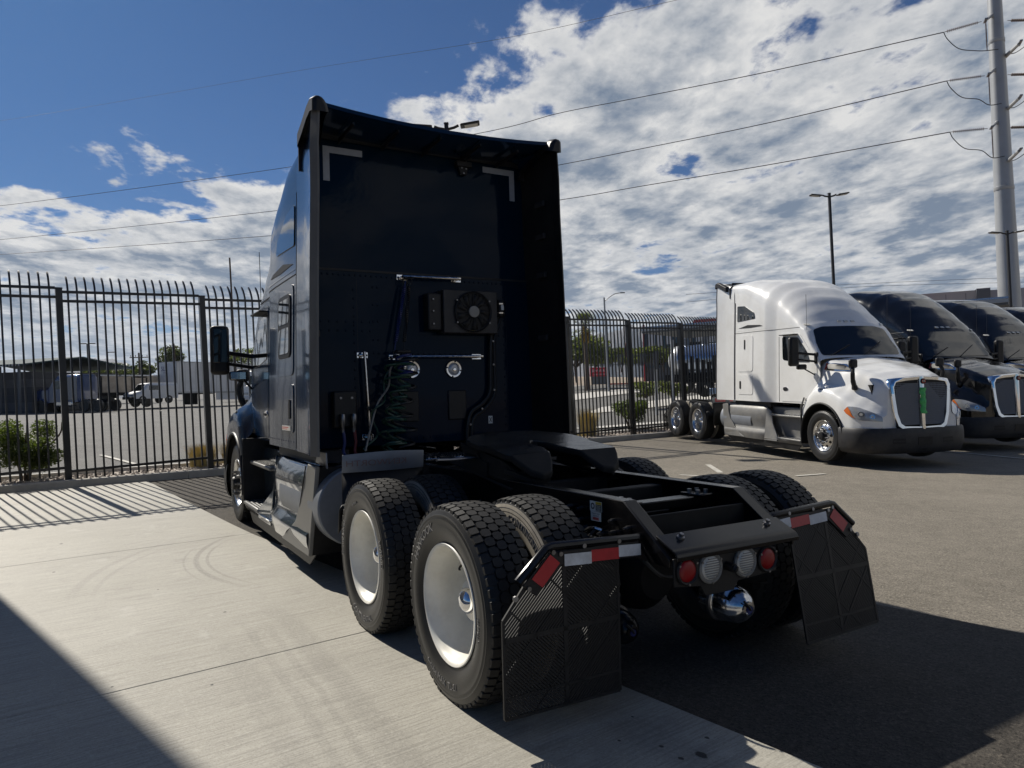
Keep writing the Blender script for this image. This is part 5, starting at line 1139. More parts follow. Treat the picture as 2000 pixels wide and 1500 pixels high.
# sidewall lettering on the two near wheels
near = [o for o in truck.children if o.name.startswith('wheel') and abs(o.location.y-1.075) < .01]
near.sort(key=lambda o: o.location.x)
side_text(near[0], 'HANKOOK', .062, .395, -42); side_text(near[0], 'e-cube MAX  TL-21', .045, .398, 180+8, True); side_text(near[0], '295/75R22.5', .022, .37, 95)
side_text(near[1], 'CONTINENTAL', .055, .40, 180, True); side_text(near[1], 'HYBRID', .05, .40, 78); side_text(near[1], 'ContiHybrid', .05, .40, -80); side_text(near[1], 'REGIONAL', .02, .36, -20)
for w_ in near:
    for ch in w_.children:
        if ch.name.startswith('lettering'): ch['only'] = 1
inn = sorted([o for o in truck.children if o.name.startswith('wheel') and abs(o.location.y-.70) < .01], key=lambda o: o.location.x)
side_text(inn[1], '275R22.5', .055, .40, 25, yy=.1415); side_text(inn[0], 'CONTINENTAL', .055, .40, 30, yy=.1415)
for w_ in inn:
    for ch in w_.children:
        if ch.name.startswith('lettering'): ch['only'] = 1
tag(truck, 'dark navy sleeper semi truck without trailer, seen from behind, white dished wheels', 'truck')
def place_truck(mp, label, x, y, hd, pitch, z, skip=()):
    c = copy_tree(truck, mp, skip); c.location = (x, y, z); c.rotation_euler = (0, R(pitch), R(hd)); tag(c, label, 'truck', 'semi trucks parked in a row at the right'); c.name = 'semi_truck'; return c
bp = MT['blackpaint']; wp = MT['whitepaint']
WH = {'navy': wp, 'navy_back': wp, 'skirtpaint': MT['skirtdirty'], 'skirtgrey': MT['skirtdirty'], 'rim': MT['alu']}
BK = {'navy': bp, 'navy_back': bp, 'skirtpaint': MT['plastic'], 'rim': MT['alu']}
white = place_truck(WH, 'white sleeper semi truck with chrome grille and green ribbon on its grille bar', 11.713, -12.63, 162.74, 1.51, .233)
b1 = place_truck(BK, 'glossy black semi truck parked directly beside the white one', 12.24, -17.13, 162.74, 1.51, .25)
b2 = place_truck(BK, 'second glossy black semi truck, right of the first, half out of frame', 12.75, -21.6, 162.74, 1.51, .25)
b3 = place_truck(BK, 'farthest black semi truck, only a strip of roof showing at the right edge', 13.25, -26.1, 162.74, 1.51, .25)
rb_ = tag(empty('ribbon'), 'crumpled green ribbon tied to the white truck grille bar', 'ribbon'); mb = MB(); rnd = random.Random(5); rows = []
for i in range(22):
    t = i/21; z = 1.44-t*.47; w = .060+.010*math.sin(i*.7); x = 7.775-(z-.7)*.045+.006*math.sin(i*1.3); rows.append([(x-.02, -w+.008*math.sin(i), z), (x, -w*.5, z), (x+.012+.006*math.cos(i*1.1), .0, z+.006*math.sin(i*2)), (x, w*.5, z), (x-.02, w+.006*math.cos(i*.9), z)])
mb.loft(rows); mb.build('ribbon_strip', MT['green'], rb_, solid=.006)
rb_.location = white.location; rb_.rotation_euler = white.rotation_euler
# ---------------------------------------------------------------- poles, wires
def double_lamp(x, y, z0, h, yaw, label, arm=.55):
    o = tag(empty('parking_lamp', (x, y, z0)), label, 'lamp post', 'black two-headed parking lot lamp posts'); o.matrix_world = Matrix.Translation((x, y, z0)) @ LEAN @ Matrix.Rotation(R(yaw), 4, 'Z')
    MB().box((0, 0, h/2), (.13, .13, h)).box((0, 0, h+.02), (.15, .15, .04)).build('pole', MT['lamp_black'], o, bevel=.01)
    MB().cyl((0, 0, -.2), (0, 0, .7), .28, 20).build('footing', MT['kerb'], o)
    for s in (1, -1):
        MB().tube([(0, s*.06, h-.16), (0, s*(arm*.45), h-.12), (0, s*(arm*.7), h-.06)], .045, 8).build('arm', MT['lamp_black'], o)
        T_ = Matrix.Rotation(R(7*s), 3, 'X'); hd = MB().box((0, s*(arm+.20), h-.05+.0), (.36, .62, .07), T_).build('lamp_head', MT['lamp_black'], o, bevel=.03)
        MB().box((0, s*(arm+.24), h-.092), (.27, .42, .012), T_).build('lens', MT['lamp_lens'], hd)
    return o
P = far_pt(1639, 742, 40.); double_lamp(P.x, P.y, P.z-1.6, 11.9, -30, 'black two-headed lamp post rising behind the white truck roof')
P = far_pt(1982, 742, 44.); double_lamp(P.x, P.y, P.z-1.6, 10.65, -30, 'black two-headed lamp post in front of the steel pylon')
P = far_pt(901, 762, 23.0); double_lamp(P.x, P.y, .3, 9.85, -30, 'lamp post behind the navy truck, one head peeking over its roof')
# steel transmission pylon
def pylon():
    D = 62.; base = far_pt(1980, 745, D); base.z = .4; H = 50.
    o = tag(empty('steel_pylon', base), 'tall grey tapered steel transmission pylon with insulator strings', 'pylon'); o.matrix_world = Matrix.Translation(base) @ LEAN
    mb = MB(); n = 12; rows = []
    for z in (0, 8, 16, 24, 33, 42, H): r = .93-.0115*z; rows.append([(r*math.cos(2*math.pi*k/n), r*math.sin(2*math.pi*k/n), z) for k in range(n)])
    mb.loft(rows, closed=True, smooth=False); mb.build('shaft', MT['galv'], o)
    for z in (17.4, 30.): MB().lathe([(.96-.0115*z, 0), (.97-.0115*z, .02), (.97-.0115*z, .3), (.94-.0115*z, .32)], (0, 0, z), (0, 0, 1), 12).build('splice_band', MT['galv'], o)
    W_ = []
    inv = o.matrix_world.inverted()
    for j, (v, u) in enumerate(((40, 1925), (146, 1931), (249, 1937))):
        tipw = far_pt(u, v, D*.985); tip = inv @ tipw; root = Vector((0, 0, tip.z+1.1))-Vector((0, 0, 1.4)) if 0 else Vector((tip.x*.1, tip.y*.1, tip.z-.9 if 0 else tip.z+.9))
        MB().tube([root, tip+(root-tip)*.1], [.16, .09], 8).build('arm', MT['galv'], o)
        MB().box(tip, (.22, .9, .10), Matrix.Rotation(R(35), 3, 'Z')).build('yoke', MT['steel'], o)
        u2, v2 = ((1843, 63), (1849, 158), (1855, 258))[j]; e0 = tip+(inv @ far_pt(u-8, v+2, D*.985)-tip); e1 = inv @ far_pt(u2, v2, D*1.0); L_ = e1-e0; mb = MB(); dirn = L_.normalized()
        mb.tube([e0, e1], .025, 6)
        for k in range(16): mb.lathe([(.03, 0), (.13, .03), (.13, .05), (.03, .07)], e0+L_*(.10+.78*k/15), dirn, 10)
        mb.build('insulator_string', MT['insul'], o)
        p0 = tip; p1 = inv @ far_pt(u+3, v+58, D*.985); mb = MB(); mb.tube([p0, p1], .035, 6)
        for k in range(18): mb.lathe([(.03, 0), (.075, .02), (.03, .05)], p0+(p1-p0)*(.12+.76*k/17), (p1-p0).normalized(), 8)
        mb.build('post_insulator', MT['insul'], o)
        J = [inv @ far_pt(a, b, D*.985) for a, b in ((u2, v2), (u2+8, v2+14), (u2+30, v2+32), (u2+62, v2+36), (u-2+3, v+59), (u+25, v+56))]
        MB().tube(spline(J, 8), .035, 6).build('jumper_wire', MT['wire'], o)
        # strings on the far side
        q0 = inv @ far_pt(1968, v, D*1.02); q1 = inv @ far_pt(2050, v-2, D*1.05); mb = MB(); mb.tube([q0, q1], .025, 6)
        for k in range(16): mb.lathe([(.03, 0), (.13, .03), (.13, .05), (.03, .07)], q0+(q1-q0)*(.10+.78*k/15), (q1-q0).normalized(), 10)
        mb.build('insulator_string', MT['insul'], o)
        MB().tube(spline([inv @ far_pt(a, b, D*1.0) for a, b in ((2050, v), (2020, v+35), (1985, v+62), (1966, v+64))], 8), .035, 6).build('jumper_wire', MT['wire'], o)
        MB().tube([inv @ far_pt(1962, v+72, D*1.0), inv @ far_pt(1990, v+46, D*.96)], [.17, .12], 8).build('arm', MT['galv'], o)
        MB().box(inv @ far_pt(1992, v+44, D*.96), (.2, 1.2, .10), Matrix.Rotation(R(35), 3, 'Z')).build('yoke', MT['steel'], o)
        W_.append((far_pt(u2, v2, D), v2))
    return W_
W_ = pylon()
def cable(name, label, pts, r):
    """conductor through three-dimensional points"""
    o = MB().tube(spline(pts, 16), r, 5).build(name, MT['wire']); return tag(o, label, 'power line', 'overhead power lines')
for j, (name, uvs) in enumerate((('upper', ((1843, 63), (1500, 140), (1240, 192), (1092, 221), (937, 260), (560, 327), (0, 402), (-300, 432))), ('middle', ((1849, 158), (1500, 240), (1250, 291), (1098, 321), (820, 372), (535, 412), (0, 468), (-300, 490))), ('lowest', ((1855, 258), (1500, 322), (1250, 364), (1103, 389), (800, 432), (520, 461), (0, 497), (-300, 512))))):
    pts = []
    for u, v in uvs:
        t = (1850-u)/2150.; D = 62+95*max(0, t)**1.1; pts.append(far_pt(u, v, D))
    cable('power_line', '%s of the three thick power lines running to the steel pylon' % {'upper': 'topmost', 'middle': 'middle', 'lowest': 'lowest'}[name], pts, .045+.0*j)
cable('power_line', 'thin wire high above, crossing the blue sky in front of the clouds', [far_pt(u, v, 70+90*(1300-u)/1300) for u, v in ((1560, -60), (1300, 5), (1000, 72), (740, 113), (560, 142), (300, 187), (0, 236), (-300, 275))], .024)
cable('power_line', 'faint upper wire low over the far right warehouse', [far_pt(u, v, 130) for u, v in ((1340, 575), (1650, 556), (2000, 541), (2100, 538))], .03)
cable('power_line', 'faint lower wire low over the far right warehouse', [far_pt(u, v, 130) for u, v in ((1340, 590), (1650, 562), (2000, 551), (2100, 549))], .03)
def utility_pole(u, vb, vt, D, label, cross=True, r=.14):
    b = far_pt(u, vb, D); t = far_pt(u, vt, D); o = tag(empty('utility_pole', b), label, 'utility pole', 'wooden utility poles'); h = t.z-b.z; o.matrix_world = Matrix.Translation(b) @ LEAN
    MB().tube([(0, 0, -1), (0, 0, h)], [r, r*.75], 8).build('pole', MT['bark'], o)
    if cross:
        MB().box((0, 0, h-.6), (.1, 2.2, .12)).build('cross_arm', MT['bark'], o); mb = MB()
        for y in (-.95, -.4, .4, .95): mb.cyl((0, y, h-.5), (0, y, h-.3), .05, 8)
        mb.build('insulators', MT['insul'], o)
utility_pole(461, 740, 503, 48., 'tall thin dark pole just left of the navy truck mirror', False, .07)
utility_pole(274, 745, 689, 95., 'wooden pole right of the flatbed trailer', True)
utility_pole(343, 735, 671, 110., 'wooden pole behind the white box trailer', True)
def slim_lamp(u, vb, vt, D, label, double=False):
    b = far_pt(u, vb, D); t = far_pt(u, vt, D); o = tag(empty('lot_lamp', b), label, 'lamp post', 'slim lamp posts in the far lot'); h = t.z-b.z; o.matrix_world = Matrix.Translation(b) @ LEAN
    MB().box((0, 0, h/2-.5), (.15, .15, h+1)).build('pole', MT['lamp_black'], o)
    for s in ((1, -1) if double else (-1,)):
        MB().box((0, s*.45, h), (.3, .8, .1)).build('lamp_head', MT['lamp_black'], o, bevel=.02)
slim_lamp(174, 745, 671, 84., 'double-headed slim lamp post right of the dark block building', True)
slim_lamp(213, 750, 688, 96., 'single-headed slim lamp post between the double lamp and the wooden pole')
def street_lamp():
    D = 60.; b = far_pt(1188, 740, D); o = tag(empty('street_lamp', b), 'grey street lamp with curved arm above the right fence', 'street lamp'); o.matrix_world = Matrix.Translation(b) @ LEAN; h = far_pt(1184, 581, D).z-b.z
    MB().tube([(0, 0, -1), (0, 0, h)], [.10, .07], 10).build('pole', MT['galv'], o)
    d = Vector((-.5, -.866, 0)); P = spline([Vector((0, 0, h-.35)), d*.4+Vector((0, 0, h-.02)), d*.9+Vector((0, 0, h+.25)), d*1.4+Vector((0, 0, h+.32))], 6); MB().tube(P, .035, 8).build('arm', MT['galv'], o)
    MB().bar(d*1.35+Vector((0, 0, h+.32)), d*1.75+Vector((0, 0, h+.31)), .16, .08).build('lamp_head', MT['lamp_black'], o, bevel=.03)
street_lamp()

# ---------------------------------------------------------------- plants
def leaves(mb, c, rx, ry, rz, n, size, rnd, shell=.55):
    for i in range(n):
        while 1:
            p = Vector((rnd.uniform(-1, 1), rnd.uniform(-1, 1), rnd.uniform(-1, 1)))
            if p.length <= 1 and (p.length > shell or rnd.random() < .35): break
        p = Vector((p.x*rx, p.y*ry, p.z*rz))+c; a = Vector((rnd.gauss(0, 1), rnd.gauss(0, 1), rnd.gauss(0, .6))).normalized(); b = a.orthogonal().normalized(); b.rotate(Matrix.Rotation(rnd.uniform(0, 6.28), 3, a)); s = size*rnd.uniform(.6, 1.4)
        mb.add([p-a*s, p-b*s*.38+a*s*.1, p+a*s, p+b*s*.38+a*s*.1], [(0, 1, 2, 3)], False)
def tree(name, label, base, h, w, m, n=2600, leaf=.16, trunk=.14, seed=1, group=None, th=.3, clumps=16):
    rnd = random.Random(seed); o = tag(empty(name, base), label, 'tree', group)
    tr = MB(); tr.tube([(0, 0, -.4), (.03*w, 0, h*th*.6), (0, .03*w, h*th), (0, 0, h*.75)], [trunk, trunk*.8, trunk*.65, trunk*.25], 7)
    cr = MB(); cl = []
    for i in range(clumps):
        a = rnd.uniform(0, 6.28); q = rnd.random()**.5*.62; z = rnd.uniform(th+.12, .90); k = 1-.55*abs((z-.6)/.4)**2
        cl.append(Vector((math.cos(a)*q*w*.5*k*1.3, math.sin(a)*q*w*.5*k*1.3, z*h)))
    for c in cl:
        tr.tube(spline([(0, 0, h*th*.8), Vector((c.x*.45, c.y*.45, (h*th+c.z)*.5)), c], 4), [trunk*.5*(1-i/10) for i in range(9)], 5)
        s = rnd.uniform(.75, 1.25)*w*.19; leaves(cr, c, s*1.15, s*1.15, s*.85*min(1.2, h/w), n//clumps, leaf, rnd)
    tr.build('trunk', MT['bark'], o); cr.build('crown', MT[m], o); return o
def on_far(u, v, D): p = far_pt(u, v, D); return Vector((p.x, p.y, p.z))
# shrub at the left, behind the fence
def shrub(name, label, base, h, w, m, stems, n, leaf, seed, low=.35, group=None):
    rnd = random.Random(seed); o = tag(empty(name, base), label, 'shrub', group); tr = MB(); cr = MB()
    for i in range(stems):
        a = 6.28*i/stems+rnd.uniform(-.3, .3); q = rnd.uniform(.15, .42)*w; c = Vector((math.cos(a)*q, math.sin(a)*q, h*rnd.uniform(.5, .7)))
        tr.tube(spline([(math.cos(a)*.05, math.sin(a)*.05, -.05), Vector((c.x*.3, c.y*.3, c.z*.45)), c, c*1.1+Vector((0, 0, h*.15))], 5), [.022*h*(1-.04*k) for k in range(16)], 6)
    for i in range(18):
        a = rnd.uniform(0, 6.28); q = rnd.random()**.5*.36*w; z = h*rnd.uniform(low+.12, .86); leaves(cr, Vector((math.cos(a)*q, math.sin(a)*q, z)), w*.17, w*.17, h*.15, n//18, leaf, rnd, .3)
    tr.build('stem', MT['bark'], o); cr.build('foliage', MT[m], o); return o
p = AB(12.05, 2.30, kz+.1); shrub('shrub', 'round green multi-stemmed shrub behind the left fence panel', p, 1.08, 1.25, 'leafA', 6, 11000, .027, 11, .15)
p = AB(12.0, -13.0, kz+.1)
def grass_clump(label, base, h, n, seed, m='straw', spread=.28):
    rnd = random.Random(seed); mb = MB()
    for i in range(n):
        a = rnd.uniform(0, 6.28); l = h*rnd.uniform(.6, 1.05); q = rnd.uniform(0, .24); d = Vector((math.cos(a), math.sin(a), 0)); bend = rnd.uniform(.1, 1.)*spread; s = Vector((-d.y, d.x, 0))*.004; b = base+d*q
        P = [b, b+d*bend*.25*l+Vector((0, 0, l*.55)), b+d*bend*l*.9+Vector((0, 0, l*rnd.uniform(.8, 1.)))]; mb.add([P[0]-s, P[0]+s, P[1]+s, P[1]-s, P[2]], [(0, 1, 2, 3), (3, 2, 4)], False)
    o = tag(empty('grass_clump', base), label, 'grass', 'straw-coloured ornamental grass clumps'); f = mb.build('blades', MT[m], o); f.matrix_parent_inverse = Matrix.Translation(base).inverted(); kind(f, 'stuff'); return o
grass_clump('dry yellow grass clump left of the fence post beside the navy truck', AB(12.1, -.62, kz+.1), .50, 1500, 1, 'straw2', .55); grass_clump('dry yellow grass clump right of the fence post, against the truck fender', AB(12.1, -1.25, kz+.1), .52, 1500, 2, 'straw2', .55)
grass_clump('tall pale yellow grass clump at the navy truck right edge', AB(12.2, -11.1, kz+.1), .85, 1500, 3, 'straw2', .4); grass_clump('pale yellow grass clump touching the white truck mud flap', AB(12.2, -15.4, kz+.1), .9, 1300, 4, 'straw2', .35)
p = AB(12.9, -13.55, zfar(13, -13)); shrub('shrub', 'dark leafy shrub straddling the right fence post', p, 1.05, 1.35, 'leafA', 6, 7000, .034, 21)
def at(u, v, D): return far_pt(u, v, D)
def bush(u, v, D, h, w, label, m='leafB', seed=1): b = at(u, v, D); return shrub('shrub', label, b, h, w, m, 5, 1500, .085*h, seed, low=-.02)
bush(1262, 776, 40., .95, 2.4, 'low dark bush on the island left of the sign post', seed=31); bush(1312, 774, 42., .9, 2.2, 'low dark bush behind the tanker wheels', seed=32)
g_ = 'trees across the street'
tree('tree', 'broad green tree left of the palm, cut by the truck edge', at(1126, 740, 78.), 5.0, 7.0, 'leafB', 4200, .20, .12, 41, g_)
tree('tree', 'green tree right of the palm crown', at(1166, 733, 88.), 4.4, 4.6, 'leafB', 3000, .2, .1, 42, g_)
tree('tree', 'small dark tree left of the flag pole', at(1214, 722, 110.), 3.3, 7.0, 'leafC', 3000, .24, .1, 43, g_)
tree('tree', 'olive green tree right of the right fence post', at(1264, 722, 105.), 3.2, 7.0, 'leafB', 3000, .24, .1, 44, g_)
tree('tree', 'dark tree under the canopy roof', at(1296, 722, 112.), 3.8, 5.0, 'leafC', 2400, .24, .1, 45, g_)
g2 = 'trees beyond the far left lot'
tree('tree', 'round tree showing above the white box trailer', at(336, 742, 120.), 5.4, 4.4, 'leafC', 2600, .22, .2, 51, g2)
tree('tree', 'wide dark tree behind the flatbed cargo', at(208, 752, 100.), 3.0, 6.2, 'leafC', 2600, .2, .18, 52, g2, .1)
tree('tree', 'low dark tree just left of the box trailer', at(243, 752, 104.), 3.0, 5.0, 'leafC', 2200, .2, .18, 53, g2, .1)
tree('tree', 'tree beside the wooden pole at the box trailer corner', at(284, 750, 100.), 3.2, 3.2, 'leafC', 2000, .2, .18, 54, g2, .15)
tree('tree', 'pale bush-like tree behind the blue tractor', at(180, 752, 108.), 3.6, 3.8, 'leafB', 1800, .2, .16, 55, g2, .1)
tree('tree', 'green tree seen under the navy truck mirror arm', at(470, 770, 95.), 5.6, 7.5, 'leafC', 3600, .24, .22, 56, g2, .1)
tree('tree', 'tree behind the white cab at the navy fender', at(503, 772, 90.), 6.0, 6.5, 'leafB', 2600, .24, .22, 57, g2, .1)
def palm(base, h):
    o = tag(empty('palm_tree', base), 'fan palm with shaggy trunk left of the red sign', 'palm tree'); rnd = random.Random(9); o.matrix_world = Matrix.Translation(base) @ LEAN
    MB().tube([(0, 0, -1), (0, 0, h*.3), (0, 0, h)], [.24, .20, .22], 10).build('trunk', MT['bark'], o)
    sk = MB(); leaves(sk, Vector((0, 0, h-.9)), .38, .38, .8, 300, .28, rnd, .3); sk.build('dead_skirt', MT['straw'], o)
    cr = MB()
    for i in range(46):
        a = rnd.uniform(0, 6.28); el = rnd.uniform(-.5, 1.3); d = Vector((math.cos(a)*math.cos(el), math.sin(a)*math.cos(el), math.sin(el))); tip = Vector((0, 0, h))+d*rnd.uniform(.8, 1.1); cr.tube([(0, 0, h-.1), tip], .015, 4)
        up = Vector((0, 0, 1)); s = d.cross(up).normalized(); u2 = s.cross(d)
        for k in range(-7, 8):
            t = k/7*1.25; q = (d*math.cos(t)+s*math.sin(t))*rnd.uniform(.55, .8)+Vector((0, 0, -.12*abs(k)/7)); w = s*math.cos(t)*.03-d*math.sin(t)*.03; cr.add([tip-w, tip+w, tip+q], [(0, 1, 2)], False)
    cr.build('crown', MT['leafB'], o)
palm(at(1148, 747, 72.), 5.6)

# ---------------------------------------------------------------- right background
def red_sign():
    b = at(1171, 747, 70.); o = tag(empty('monument_sign', b), 'low red roadside sign with white lettering beyond the fence', 'sign'); d = _r.copy(); d.z = 0; d.normalize(); n = Vector((-d.y, d.x, 0)); n = n if n.dot(_f) < 0 else -n
    M = Matrix((d, -n, Vector((0, 0, 1)))).transposed(); w = 1.75
    def bx(x0, x1, z0, z1, y0=0., y1=.3): return MB().box(M @ Vector(((x0+x1)/2, (y0+y1)/2, (z0+z1)/2)), (x1-x0, y1-y0, z1-z0), M)
    bx(-w/2, w/2, .60, 1.46).build('sign_board', MT['signred'], o, bevel=.02); bx(-w/2+.1, w/2-.05, -.2, .60, .05, .25).build('sign_base', MT['cdark'], o)
    text('KENWORTH', .33, MT['panelwhite'], 'lettering', o, lambda x, y, z: M @ Vector((x*.88+.08, -.012, 1.13+y))); text('SALES COMPANY', .17, MT['panelwhite'], 'lettering', o, lambda x, y, z: M @ Vector((x*.85, -.012, .78+y)))
    bx(-w/2+.06, -w/2+.22, .98, 1.28, -.012, .0).build('logo_block', MT['panelwhite'], o)
red_sign()
def facing(u, v, D, yaw=0.):
    b = at(u, v, D); d = _r.copy(); d.z = 0; d.normalize(); d.rotate(Matrix.Rotation(R(yaw), 3, 'Z')); n = Vector((0, 0, 1)).cross(d)  # n points away from the camera
    return Matrix.Translation(b) @ Matrix((d, n, Vector((0, 0, 1)))).transposed().to_4x4()
def placed(name, label, cat, M, group=None): o = tag(empty(name), label, cat, group); o.matrix_world = M; return o
def bx(o, name, m, x0, x1, y0, y1, z0, z1, bev=0): return MB().box2((x0, y0, z0), (x1, y1, z1)).build(name, MT[m], o, bevel=bev)
def showroom():
    o = placed('dealer_building', 'blue and white panelled two storey building with red roof line behind the tanker', 'building', facing(1262, 745, 120., -22))
    wl2 = bx(o, 'wall', 'panelblue', 0, 40, 0, 20, 0, 9.1); bx(o, 'roof_edge', 'signred', 8, 40, -.2, 20, 9.1, 9.75); bx(o, 'base_band', 'cdark', .0, 40, -.12, .0, 0, 2.2); bx(o, 'corner_fin', 'signred', -.3, .0, -.3, .2, 0, 9.4)
    for i, x in enumerate((.6, 2.0, 3.4, 6.2, 8.3, 10.4, 13.6, 15.0, 18.2, 19.8, 24, 26, 29)): bx(wl2, 'white_panel', 'panelwhite', x, x+1.05, -.06, .0, 5.4+.3*(i % 3), 9.0)
    for x in range(1, 39, 3): bx(wl2, 'window', 'glass', x, x+2.2, -.05, .0, 2.6, 4.6)
showroom()
def canopy():
    o = placed('fuel_canopy', 'flat grey canopy roof on steel posts in front of the panelled building', 'canopy', facing(1256, 756, 62., -38))
    bx(o, 'roof', 'cdark', 0, 26, 0, 9, 4.6, 4.95, .02); bx(o, 'fascia', 'galv', -.1, 26.1, -.12, .0, 4.75, 5.0); bx(o, 'trim', 'tankblue', -.1, 26.1, -.14, -.121, 5.0, 5.12)
    for x in (3.5, 11, 20):
        for y in (1.5, 7.5): bx(o, 'post', 'cdark', x, x+.3, y, y+.3, -1, 4.6)
canopy()
def tanker():
    o = placed('tanker_trailer', 'white domed tanker trailer with silver blue barrel behind the right fence', 'trailer', facing(1298, 771, 46., -35)); rr = 1.0
    cb = MB(); cb.lathe([(0, 0), (.35, .05), (.7, .2), (.9, .42), (1.0, .75), (1.0, .9)], (0, 1.0, 2.15), (1, 0, 0), 36); cb.build('dome_end', MT['tank'], o)
    MB().lathe([(1.0, .9), (1.0, 3.0), (1.012, 3.0), (1.012, 3.1), (1.0, 3.1), (1.0, 10)], (0, 1.0, 2.15), (1, 0, 0), 36).build('barrel', MT['tankblue'], o)
    MB().poly([(.34, .28, 2.62), (.30, .42, 2.80), (.27, .55, 2.62), (.30, .42, 2.44)], (-.02, 0, 0)).build('hazard_placard', MT['ink'], o)
    MB().box2((.15, .9, 3.08), (2.2, 1.25, 3.3)).build('walkway', MT['ink'], o); mb = MB()
    for x in (1.2, 2.4): mb.cyl((x, 1., 3.1), (x, 1., 3.55), .25, 14)
    mb.build('hatch', MT['steel'], o); bx(o, 'subframe', 'under', .2, 9.5, .5, 1.5, .9, 1.2); bx(o, 'rear_bumper', 'frame', -.1, .05, -.1, 2.1, .45, .62)
    bx(o, 'valve_box', 'under', .1, 1.3, .0, 2., .75, 1.25); bx(o, 'landing_gear', 'under', 6.5, 6.8, .2, 1.8, 0, 1.0)
    for x in (1.4, 2.7):
        for y in (.1, 1.9):
            w = MB(); w.lathe([(.2, -.15), (.3, -.16), (.48, -.14), (.51, -.08), (.51, .08), (.48, .14), (.3, .16), (.2, .15)], (x, y, .52), (0, 1, 0), 24); w.build('wheel', MT['rubber'], o)
tanker()
def dark_truck_yard():
    o = placed('flatbed_load', 'dark slatted load of pipes on a low trailer under the canopy', 'trailer', facing(1336, 776, 42., -35)); bx(o, 'deck', 'under', 0, 9, 0, 2.2, .85, 1.05)
    for i in range(26): bx(o, 'slat', 'under', .1+i*.34, .3+i*.34, -.03, .06, 1.05, 2.0+.12*((i*7) % 4))
    for x in (1.2, 2.5, 6.): MB().lathe([(.2, -.15), (.48, -.14), (.51, -.08), (.51, .08), (.48, .14), (.2, .15)], (x, .2, .5), (0, 1, 0), 20).build('wheel', MT['rubber'], o)
    for x, w in ((1.7, .9), (3.3, 1.2)): bx(o, 'blue_drum', 'tankblue', x, x+w, -.5, -.2, .05, .5, .05)
dark_truck_yard()
def post_sign(u, v, D, h, w, hh, label, grey='galv'):
    o = placed('sign_post', label, 'sign', facing(u, v, D, 25)); bx(o, 'post', grey, -.05, .05, 0, .1, -.5, h); bx(o, 'panel', 'cdark', -w/2, w/2, -.04, 0, h-hh, h)
post_sign(1284, 792, 34., 2.55, .26, .85, 'narrow grey sign panel on a post between the fence posts')
o = placed('canopy_post', 'plain grey steel pole in front of the tanker dome', 'pole', facing(1316, 790, 33., 0)); MB().cyl((0, 0, -.5), (0, 0, 2.95), .07, 14).build('pole', MT['galv'], o)
o = placed('flag_pole', 'white pole with furled flag left of the right fence post', 'flag pole', facing(1229, 720, 92., 0)); MB().cyl((0, 0, -1), (0, 0, 3.7), .06, 8).build('pole', MT['panelwhite'], o); MB().loft([[(-.05, 0, 3.6), (-.5, .1, 3.2)], [(-.05, 0, 2.6), (-.55, -.1, 2.0)], [(-.05, 0, 1.9), (-.3, .1, 1.4)]]).build('flag', MT['hosered'], o, solid=.03)
o = placed('road_fence', 'long low dark fence along the top of the gravel berm', 'fence', facing(1190, 716, 100., 0))
for i in range(24): bx(o, 'picket', 'cdark', -2+i*.35, -1.85+i*.35, 0, .05, 0, 1.7)
bx(o, 'rail', 'cdark', -2, 6.4, .06, .1, 1.4, 1.5); bx(o, 'rail', 'cdark', -2, 6.4, .06, .1, .2, .3)
def warehouse():
    o = placed('warehouse', 'long flat beige and grey warehouse on the skyline behind the black trucks', 'building', facing(1775, 700, 130., -26)); bx(o, 'wall', 'ctan', 0, 11.0, 0, 40, -4, 11.4); bx(o, 'tower', 'cdark', 10.6, 12.6, -.5, 39, -4, 11.6); bx(o, 'wall', 'cgrey', 12.6, 60, -.2, 40, -4, 11.2)
    for x in (3, 6, 9): bx(o, 'wall_joint', 'cdark', x, x+.08, -.03, 0, -4, 11)
    for x in (18, 26, 34, 42): bx(o, 'dock_door', 'cdark', x, x+4, -.25, -.2, -3, 3)
warehouse()
# ---------------------------------------------------------------- left background
def block_building():
    o = placed('block_building', 'dark grey block building with overhanging metal roof at the far left', 'building', facing(-120, 806, 60., -14))
    L_ = 9.6
    for i in range(6): bx(o, 'block_course', 'cmulight' if i % 3 == 1 else 'cmu', 0, L_, 0, 9, -.6+i*.62, -.6+(i+1)*.62-.012)
    rf = MB(); rf.poly([(-1, -1.3, 3.55), (L_+.55, -1.3, 3.55), (L_+.55, 4.5, 4.35), (-1, 4.5, 4.35)], (0, 0, .12)); rf.poly([(-1, 4.5, 4.35), (L_+.55, 4.5, 4.35), (L_+.55, 10.3, 3.55), (-1, 10.3, 3.55)], (0, 0, .12)); r_ = rf.build('roof', MT['roofmetal'], o)
    mb = MB()
    for i in range(35): mb.box((-.9+i*.315, -1.31, 3.58), (.10, .03, .16))
    mb.build('roof_ribs', MT['galv'], r_)
    for x in (0.2, 3.8, 7.5, L_-.2): bx(o, 'roof_post', 'cdark', x-.08, x+.08, -1.0, -.84, -.6, 3.55)
    bx(o, 'sign_plate', 'panelwhite', 6.2, 6.6, -.02, 0, 1.8, 2.2)
block_building()
def bg_wheel(o, x, y, z=.5, r=.5, w=.28):
    MB().lathe([(0, -w*.3), (r*.55, -w*.35), (r*.6, -w*.5), (r*.93, -w*.48), (r, -w*.3), (r, w*.3), (r*.93, w*.48), (r*.6, w*.5), (r*.55, w*.35), (0, w*.3)], (x, y, z), (0, 1, 0), 20).build('wheel', MT['rubber'], o)
    MB().lathe([(0, -.02), (r*.52, -.01)], (x, y-w*.36, z), (0, -1, 0), 16).build('hub', MT['steel'], o)
